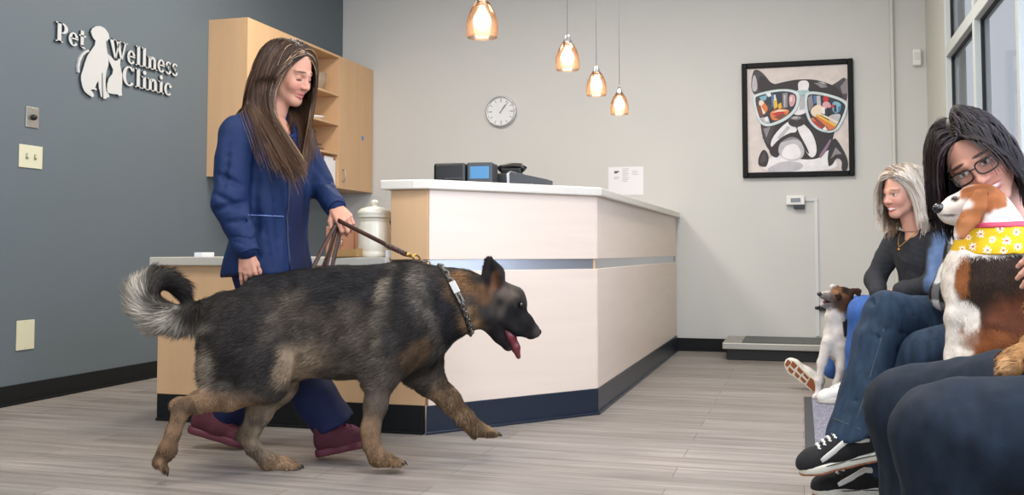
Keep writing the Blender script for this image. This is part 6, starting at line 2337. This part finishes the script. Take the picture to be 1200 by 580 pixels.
S3g, _ = hand(L3w, d3b, Z * .5 - FH, -1 if np.cross(d3b, Z).dot(F3) > 0 else 1, (.3, .4, .3), h=.0032, arm=L3e * .3 + L3w * .7)
v, q = join([hv, Bd3.mesh(1), S3h.mesh(0), S3g.mesh(0)])
SK3 = '#c8937e'
cols = np.zeros((len(v), 3)) + L_(SK3)
cols[:len(hv[0])] = H3.paint(v[:len(hv[0])], SK3, '#b0605a', '#4a352c', False, .010, True)
raw_mesh('body', v, q, M_SKIN, W3, cols=cols)
def dark(vd, r):
    c = np.zeros((len(vd), 3)) + L_('#17100f')
    c = mixc(c, (r > .6) * 1.0, '#211818')
    c = mixc(c, (r > .9) * 1.0, '#33262a')
    return c * (.8 + .4 * r[:, None])
hairdo(H3, [T3], 4200, (.215, .05), dark, -.12, -.16, F3, L3, .0018, 24, '#120c0b', W3, (.003, .016), (.084, .12, .135), (0, .125, -.045), part=-.02, loft_side=.05)

# ------------------------------------------------------------------ beagle
dB = 2.82
BG = Pet(np.array([*(P(1160, 450, dB)[:2] - .36), .384]), P(1160, 205, dB) + V3(.36, .36, .03), .0055)
BG.e(1150, 330, dB, (.105, .105, .125), k=.05).e(1176, 352, dB - .02, (.125, .12, .15), k=.05).e(1186, 400, dB - .04, (.135, .135, .10), k=.05)
BG.c([(1128, 335, dB - .02, .042), (1120, 372, dB - .03, .027), (1118, 415, dB - .03, .022), (1117, 438, dB - .04, .024), (1108, 442, dB - .05, .018)], .02)
BG.c([(1140, 345, dB + .07, .045), (1136, 380, dB + .07, .028), (1134, 438, dB + .07, .024)], .02)
BG.c([(1165, 305, dB, .092), (1163, 268, dB, .070), (1158, 248, dB, .055)], .05)
BG.c([(1164, 400, dB - .06, .085), (1150, 425, dB - .08, .045)], .05)
BG.e(1150, 237, dB, (.060, .060, .053), k=.02)
BG.c([(1136, 238, dB, .042), (1121, 243, dB + .005, .031), (1107, 247, dB + .01, .024)], .02)
BG.c([(1138, 250, dB, .030), (1122, 254, dB + .005, .022), (1110, 255, dB + .01, .016)], .015)
BG.S.cap(P(1118, 252.5, dB - .03), P(1104, 252.5, dB - .02), .003, .003, .004, cut=True)
Rr = np.stack([RT, FH, Z], 1)
for sgn in (-1, 1):
    o_ = sgn * .062
    for (x0, y0, r0), (x1, y1, r1) in zip([(1148, 226, 20), (1142, 243, 36), (1134, 260, 35)], [(1142, 243, 36), (1134, 260, 35), (1125, 277, 17)]):
        a_, b_ = P(x0, y0, dB + o_ * 1.12), P(x1, y1, dB + o_ * 1.12)
        # a thin leaf: several slim cones side by side
        for t in (-.6, -.2, .2, .6):
            BG.S.cap(a_ + RT * t * r0 * .001, b_ + RT * t * r1 * .001, .0105 * (r0 / 36) ** .3, .0105 * (r1 / 36) ** .3, .009)
BG.S.ripple(.003, 22, 91)
v0, q0 = BG.S.mesh(1)
bu, bw, bd_ = proj(v0)
def bcoat():
    n = noise3(v0, 26, 5); n2 = noise3(v0, 70, 6)
    u, v = bu + n * 4 + n2 * 2, bw + n * 4 + n2 * 2
    c = np.zeros((len(v0), 3)) + L_('#cdc5bb')
    c = mixc(c, blot(u, v, 1185, 395, 62, 46, 0, .3), '#6a3a20')
    c = mixc(c, blot(u, v, 1173, 335, 48, 62, -8, .3), '#2b2019')
    c = mixc(c, blot(u, v, 1196, 385, 46, 40, 0, .6) * .8, '#5a3220')
    c = mixc(c, blot(u, v, 1128, 322, 8, 30, 0, .5), '#7d4c2c')
    c = mixc(c, blot(u, v, 1139, 378, 11, 24, -12, .35), '#cfc7be')
    c = mixc(c, blot(u, v, 1128, 408, 12, 16, 0, .5), '#c9bfb4')
    c = mixc(c, blot(u, v, 1160, 400, 34, 12, 0, .6) * .8, '#7d4a2a')
    c = mixc(c, sm(np.clip((302 - v) / 6, 0, 1)), '#d2cbc3')
    c = mixc(c, blot(u, v, 1152, 230, 30, 19, 8, .3), '#8a5330')
    c = mixc(c, blot(u, v, 1146, 222, 20, 6, 0, .6) * .6, '#5e3822')
    c = mixc(c, blot(bu, bw, 1137, 252, 17, 32, 14, .3) * (np.abs(bd_ - dB) > .045), '#8d5734')
    c = mixc(c, blot(bu, bw, 1131, 268, 9, 14, 14, .6) * (np.abs(bd_ - dB) > .045) * .6, '#a56d46')
    c = mixc(c, blot(u, v, 1117, 243, 22, 9, -12, .5), '#cbbdb0')
    c = mixc(c, blot(bu, bw, 1119, 233, 5, 3.5, 0, .6), '#3a2a20')
    c = mixc(c, blot(bu, bw, 1112, 252.5, 10, 1.6, 0, .6) * .8, '#3a2a24')
    return np.clip(c * (1 + .15 * n2)[:, None], .003, 1)
bc = bcoat()
bgl = thing('dog', 'tricolour beagle in a yellow daisy bandana sitting on the bench', 'dog', np.array([*P(1160, 420, dB)[:2], .40]))
raw_mesh('body', v0, q0, M_COAT, bgl, cols=bc)
def bflow(p, n):
    u, v, _ = proj(p)
    t = np.zeros_like(p) + V3(.25, -.1, -1)
    return np.where((v < 262)[:, None], RT * .8 - Z * .4, t)
fur('fur', v0, q0, bc, 42000, lambda p: np.where(proj(p)[1] < 290, .007, .013), bflow, M_FUR, bgl, lift=.25, width=.0022, vmin=.65, vmax=1.3)
MB().ball(P(1100.5, 244, dB + .008), (.018, .017, .015)).build('nose', M_WETN, bgl)
MB().ball(surf(BG.S, 1119.5, 232.5, 2.5, 3.0) + FH * .004, .0068).build('eye', M_EYEB, bgl)
def shell(off, inn, top, bot, tilt, h=.0032):
    S = Sdf(P(1165, 312, dB) - V3(.2, .2, .0), P(1165, 248, dB) + V3(.2, .2, .02), h)
    gx = np.stack(np.meshgrid(*[S.lo[i] + S.h * np.arange(S.n[i]) for i in range(3)], indexing='ij'), -1)
    NK = Sdf(BG.S.lo, BG.S.lo + BG.S.h * (BG.S.n - 1), BG.S.h)
    NK.chain([(P(1166, 330, dB), .118), (P(1165, 305, dB), .100), (P(1163, 268, dB), .072), (P(1158, 246, dB), .056)], .03)
    d = NK.at(gx.reshape(-1, 3)).reshape(gx.shape[:3])
    S.D = np.maximum(d - off, -(d - inn)).astype(np.float32)
    S.half(P(1165, top, dB), Z + RT * tilt)
    S.half(P(1165, bot, dB), -Z - RT * tilt * .6)
    return S
M_BAND = mat('yellow_print_cloth', '#d0a820', .75, vcol=True, spec=.2)
M_BCOL = mat('pink_webbing', '#b93a52', .6)
BD = shell(.010, .002, 264, 297, -.05)
BD.ripple(.003, 20, 95)
def daisies(v):
    u, w_, _ = proj(v)
    c = np.zeros((len(v), 3)) + L_('#c9a31a')
    for (x, y, r) in ((1149, 274, 5), (1172, 268, 5), (1180, 282, 5.5), (1140, 289, 5), (1163, 281, 4.5), (1157, 293, 5), (1176, 293.5, 4.5), (1191, 272, 5), (1193, 289, 5), (1135, 278, 4), (1186, 262, 4), (1128, 292, 4.5)):
        a = np.arctan2(w_ - y, u - x); rr = np.hypot(u - x, w_ - y)
        c = mixc(c, (rr < r * (.72 + .28 * np.cos(a * 7))) * .95, '#ece6d8')
        c = mixc(c, (rr < r * .33) * 1.0, '#c25432')
    return c
clothes(BD, 'bandana', M_BAND, bgl, daisies)
CLR = shell(.013, .003, 260.5, 267, -.05)
clothes(CLR, 'collar', M_BCOL, bgl)

# ------------------------------------------------------------------ the nearest visitor (dark jeans) and the dog on their lap
W4 = thing('person', 'nearest seated visitor in dark blue jeans, knees cut by the lower right corner', 'person', Pz(1108, 800, 0))
M_J4 = denim('dark_indigo_denim', '#16202c', .32)
kN, hN = P(1112, 512, 1.70), P(1420, 507, 1.52)
kF, hF = P(1066, 481, 2.2), P(1345, 455, 1.86)
aN = V3(kN[0] + .02, kN[1] + .02, .10)
aF = V3(kF[0] + .04, kF[1] + .0, .10)
for hp_, kk, aa in ((hN, kN, aN), (hF, kF, aF)):
    Sx = leg_sdf([(hp_, .112), (kk, .088), (kk * .5 + aa * .5, .075), (aa, .07)], .03, .0075, (V3(0, 0, .07), -Z))
    Sx.ripple(.007, 11, 101 + int(kk[1] * 10), (1, 1, .6)); Sx.ripple(.003, 30, 104)
    clothes(Sx, 'jeans', M_J4, W4)
hipc = (hN + hF) / 2
B4 = np.stack([np.cross(Z, V3(-1, 0, 0)), V3(-1, 0, 0), Z], 1)
T4 = Sdf(*box_of([hipc, hipc + Z * .62], .36), .011)
for dz, r in ((-.02, (.20, .155, .09)), (.06, (.19, .15, .13)), (.22, (.17, .115, .17)), (.40, (.18, .115, .16))):
    T4.ell(hipc + Z * dz + V3(.03, 0, 0), r, B4, .05)
sR, sL = hipc + V3(.03, .19, .48), hipc + V3(.03, -.19, .48)
eR, wR = P(1310, 335, 2.35), P(1248, 276, 2.58)
eL, wL = hipc + V3(-.03, -.27, .20), hipc + V3(-.13, -.10, .24)
T4.cap(sR, sL, .06, .06, .05)
T4.chain([(sR, .065), (sR * .45 + eR * .55, .058)], .03).chain([(sL, .065), (eL, .055)], .03)
T4.ripple(.007, 10, 110)
clothes(T4, 'shirt', mat('grey_shirt', '#4a5058', .8), W4)
H4 = Head(hipc + V3(-.02, 0, .72), basis(V3(-.9, .35, -.1)), h=.004)
H4.make(hipc + V3(.02, 0, .52), .05, smile=.004)
d4 = P(1218, 306, 2.60) - wR
S4, _ = hand(wR, d4, -FH * .8 - RT * .25 + Z * .3, -1, (.18, .25, .2), thumb=.9, spread=.06, sc=.92, h=.0026, arm=eR, arm_r=.036)
S4b, _ = hand(wL, V3(-.2, 1, -.2), V3(-1, 0, .3), 1, (.2, .3, .2), h=.0035, arm=eL, arm_r=.036)
Bd4 = Sdf(*box_of([hipc + Z * .5, kN, kF, aN, aF, eR], .2), .012)
Bd4.ell(hipc + Z * .1, (.12, .07, .12), B4, .03).ell(hipc + Z * .35, (.14, .08, .18), B4, .05)
Bd4.chain([(hN, .065), (kN, .055), (aN, .038), (aN * V3(1, 1, 0) + Z * .05, .034)], .02).chain([(hF, .065), (kF, .055), (aF, .038), (aF * V3(1, 1, 0) + Z * .05, .034)], .02)
Bd4.chain([(sR, .048), (eR, .038)], .02).chain([(sL, .048), (eL, .038)], .02).cap(hipc + V3(.02, 0, .45), hipc + V3(.02, 0, .55), .05, .05, .03)
hv = H4.S.mesh(0)
v, q = join([hv, S4.mesh(0), S4b.mesh(0), Bd4.mesh(1)])
SK4 = '#cf9d89'
cols = np.zeros((len(v), 3)) + L_(SK4)
cols[:len(hv[0])] = H4.paint(v[:len(hv[0])], SK4)
raw_mesh('body', v, q, M_SKIN, W4, cols=cols)
hairdo(H4, [T4], 700, (.18, .06), lambda vd, r: np.zeros((len(vd), 3)) + L_('#4a3628') * (.8 + .4 * r[:, None]), .0, .0, V3(-1, 0, 0), V3(0, -1, 0), .0045, 14, '#3a2a20', W4)
for aa in (aN, aF):
    (v, q), (tv_, tq_), w, S_ = shoe(W4, V3(aa[0] + .06, aa[1], 0), V3(-1, 0, 0), Z)
    o = raw_mesh('sneaker', v, q, M_BSUEDE, W4)
    raw_mesh('sole', tv_, tq_, M_WSOLE, o)
# golden dog lying across the lap
dG = 2.0
GD = Pet(P(1290, 440, dG) - V3(.45, .45, .12), P(1290, 330, dG) + V3(.45, .45, .12), .0062)
lap = .565
GD.e(1345, 405, 1.95, (.20, .14, .11), k=.05).e(1300, 402, 1.98, (.13, .12, .10), k=.05)
GD.c([(1275, 405, 1.98, .05), (1240, 418, 2.0, .036), (1205, 420, 2.0, .030), (1188, 423, 2.0, .030)], .02)
for i, (y, d) in enumerate(((415, 2.03), (420, 2.0), (426, 1.975), (431, 1.955))):
    GD.c([(1190, y, d, .020), (1175 + abs(i - 1.4) * 2.5, y + 3, d, .0145)], .006)
GD.c([(1262, 400, 2.06, .05), (1230, 405, 2.12, .034), (1212, 404, 2.14, .03)], .02)
GD.c([(1290, 380, 1.99, .07), (1272, 352, 2.0, .06)], .04).e(1262, 345, 2.0, (.065, .065, .058), k=.02)
GD.c([(1250, 350, 2.0, .042), (1226, 358, 2.0, .030), (1216, 360, 2.0, .024)], .02)
for o_ in (-.06, .06):
    GD.c([(1268, 338, 2.0 + o_, .02), (1272, 366, 2.0 + o_ * 1.2, .026), (1270, 378, 2.0 + o_ * 1.2, .014)], .012)
GD.c([(1400, 412, 1.9, .06), (1440, 430, 1.85, .035), (1470, 440, 1.83, .02)], .03)
GD.S.ripple(.003, 22, 120)
v0, q0 = GD.S.mesh(1)
gcol = np.zeros((len(v0), 3)) + L_('#b08458')
gcol = np.clip(gcol * (1 + .3 * noise3(v0, 30, 7) + .15 * noise3(v0, 90, 8))[:, None], .003, 1)
gu, gv_, _ = proj(v0)
gcol = mixc(gcol, blot(gu, gv_, 1180, 428, 14, 10, 0, .8) * .4, '#caa47a')
gdg = thing('dog', 'golden haired dog lying on the nearest visitor\'s lap, one paw in view', 'dog', np.array([*P(1300, 420, dG)[:2], .55]))
raw_mesh('body', v0, q0, M_COAT, gdg, cols=gcol)
fur('fur', v0, q0, gcol, 30000, lambda p: np.where(proj(p)[0] < 1215, .014, .02), lambda p, n: np.zeros_like(p) + np.where((proj(p)[0] < 1230)[:, None], -RT - Z * .3, RT - Z), M_FUR, gdg, lift=.3, width=.0026, vmin=.65, vmax=1.35)
MB().ball(P(1213, 359, 2.0), (.016, .016, .013)).build('nose', M_WETN, gdg)
MB().ball(P(1248, 342, 1.952), .009).build('eye', M_EYEB, gdg)
# ------------------------------------------------------------------ light
wd = bpy.data.worlds.new('daylight')
SC.world = wd
wd.use_nodes = True
bg = wd.node_tree.nodes['Background']
bg.inputs['Color'].default_value = (*lin('#dfe6ee'), 1)
bg.inputs['Strength'].default_value = 1.0

def area(name, loc, aim, sx, sy, power, color='#ffffff'):
    l = bpy.data.lights.new(name, 'AREA')
    l.shape = 'RECTANGLE'
    l.size, l.size_y = sx, sy
    l.energy = power
    l.color = lin(color)
    o = bpy.data.objects.new(name, l)
    COL.objects.link(o)
    o.location = loc
    o.rotation_euler = (Vector(aim) - Vector(loc)).to_track_quat('-Z', 'Y').to_euler()
    return o
for x, y in ((-2.6, 2.2), (-.4, 2.2), (-2.6, 5.6), (-.4, 5.6)):
    area('ceiling_light', (x, y, ZC - .02), (x, y, 0), .6, 1.2, 58, '#fff6ea')
area('window_daylight', (XR - .06, 2.6, 1.7), (-3, 3.2, 1.0), 3.4, 2.2, 150, '#e2edff')
area('storefront_daylight', (-.3, YF + .1, 1.7), (-1.2, 5, .9), 4.2, 2.6, 90, '#eaf2ff')

SC.view_settings.view_transform = 'Standard'
SC.view_settings.look = 'None'
SC.view_settings.exposure = 0.0
SC.view_settings.gamma = 1.0
SC.view_settings.use_curve_mapping = False
SC.cycles.max_bounces = 8
SC.cycles.use_denoising = True
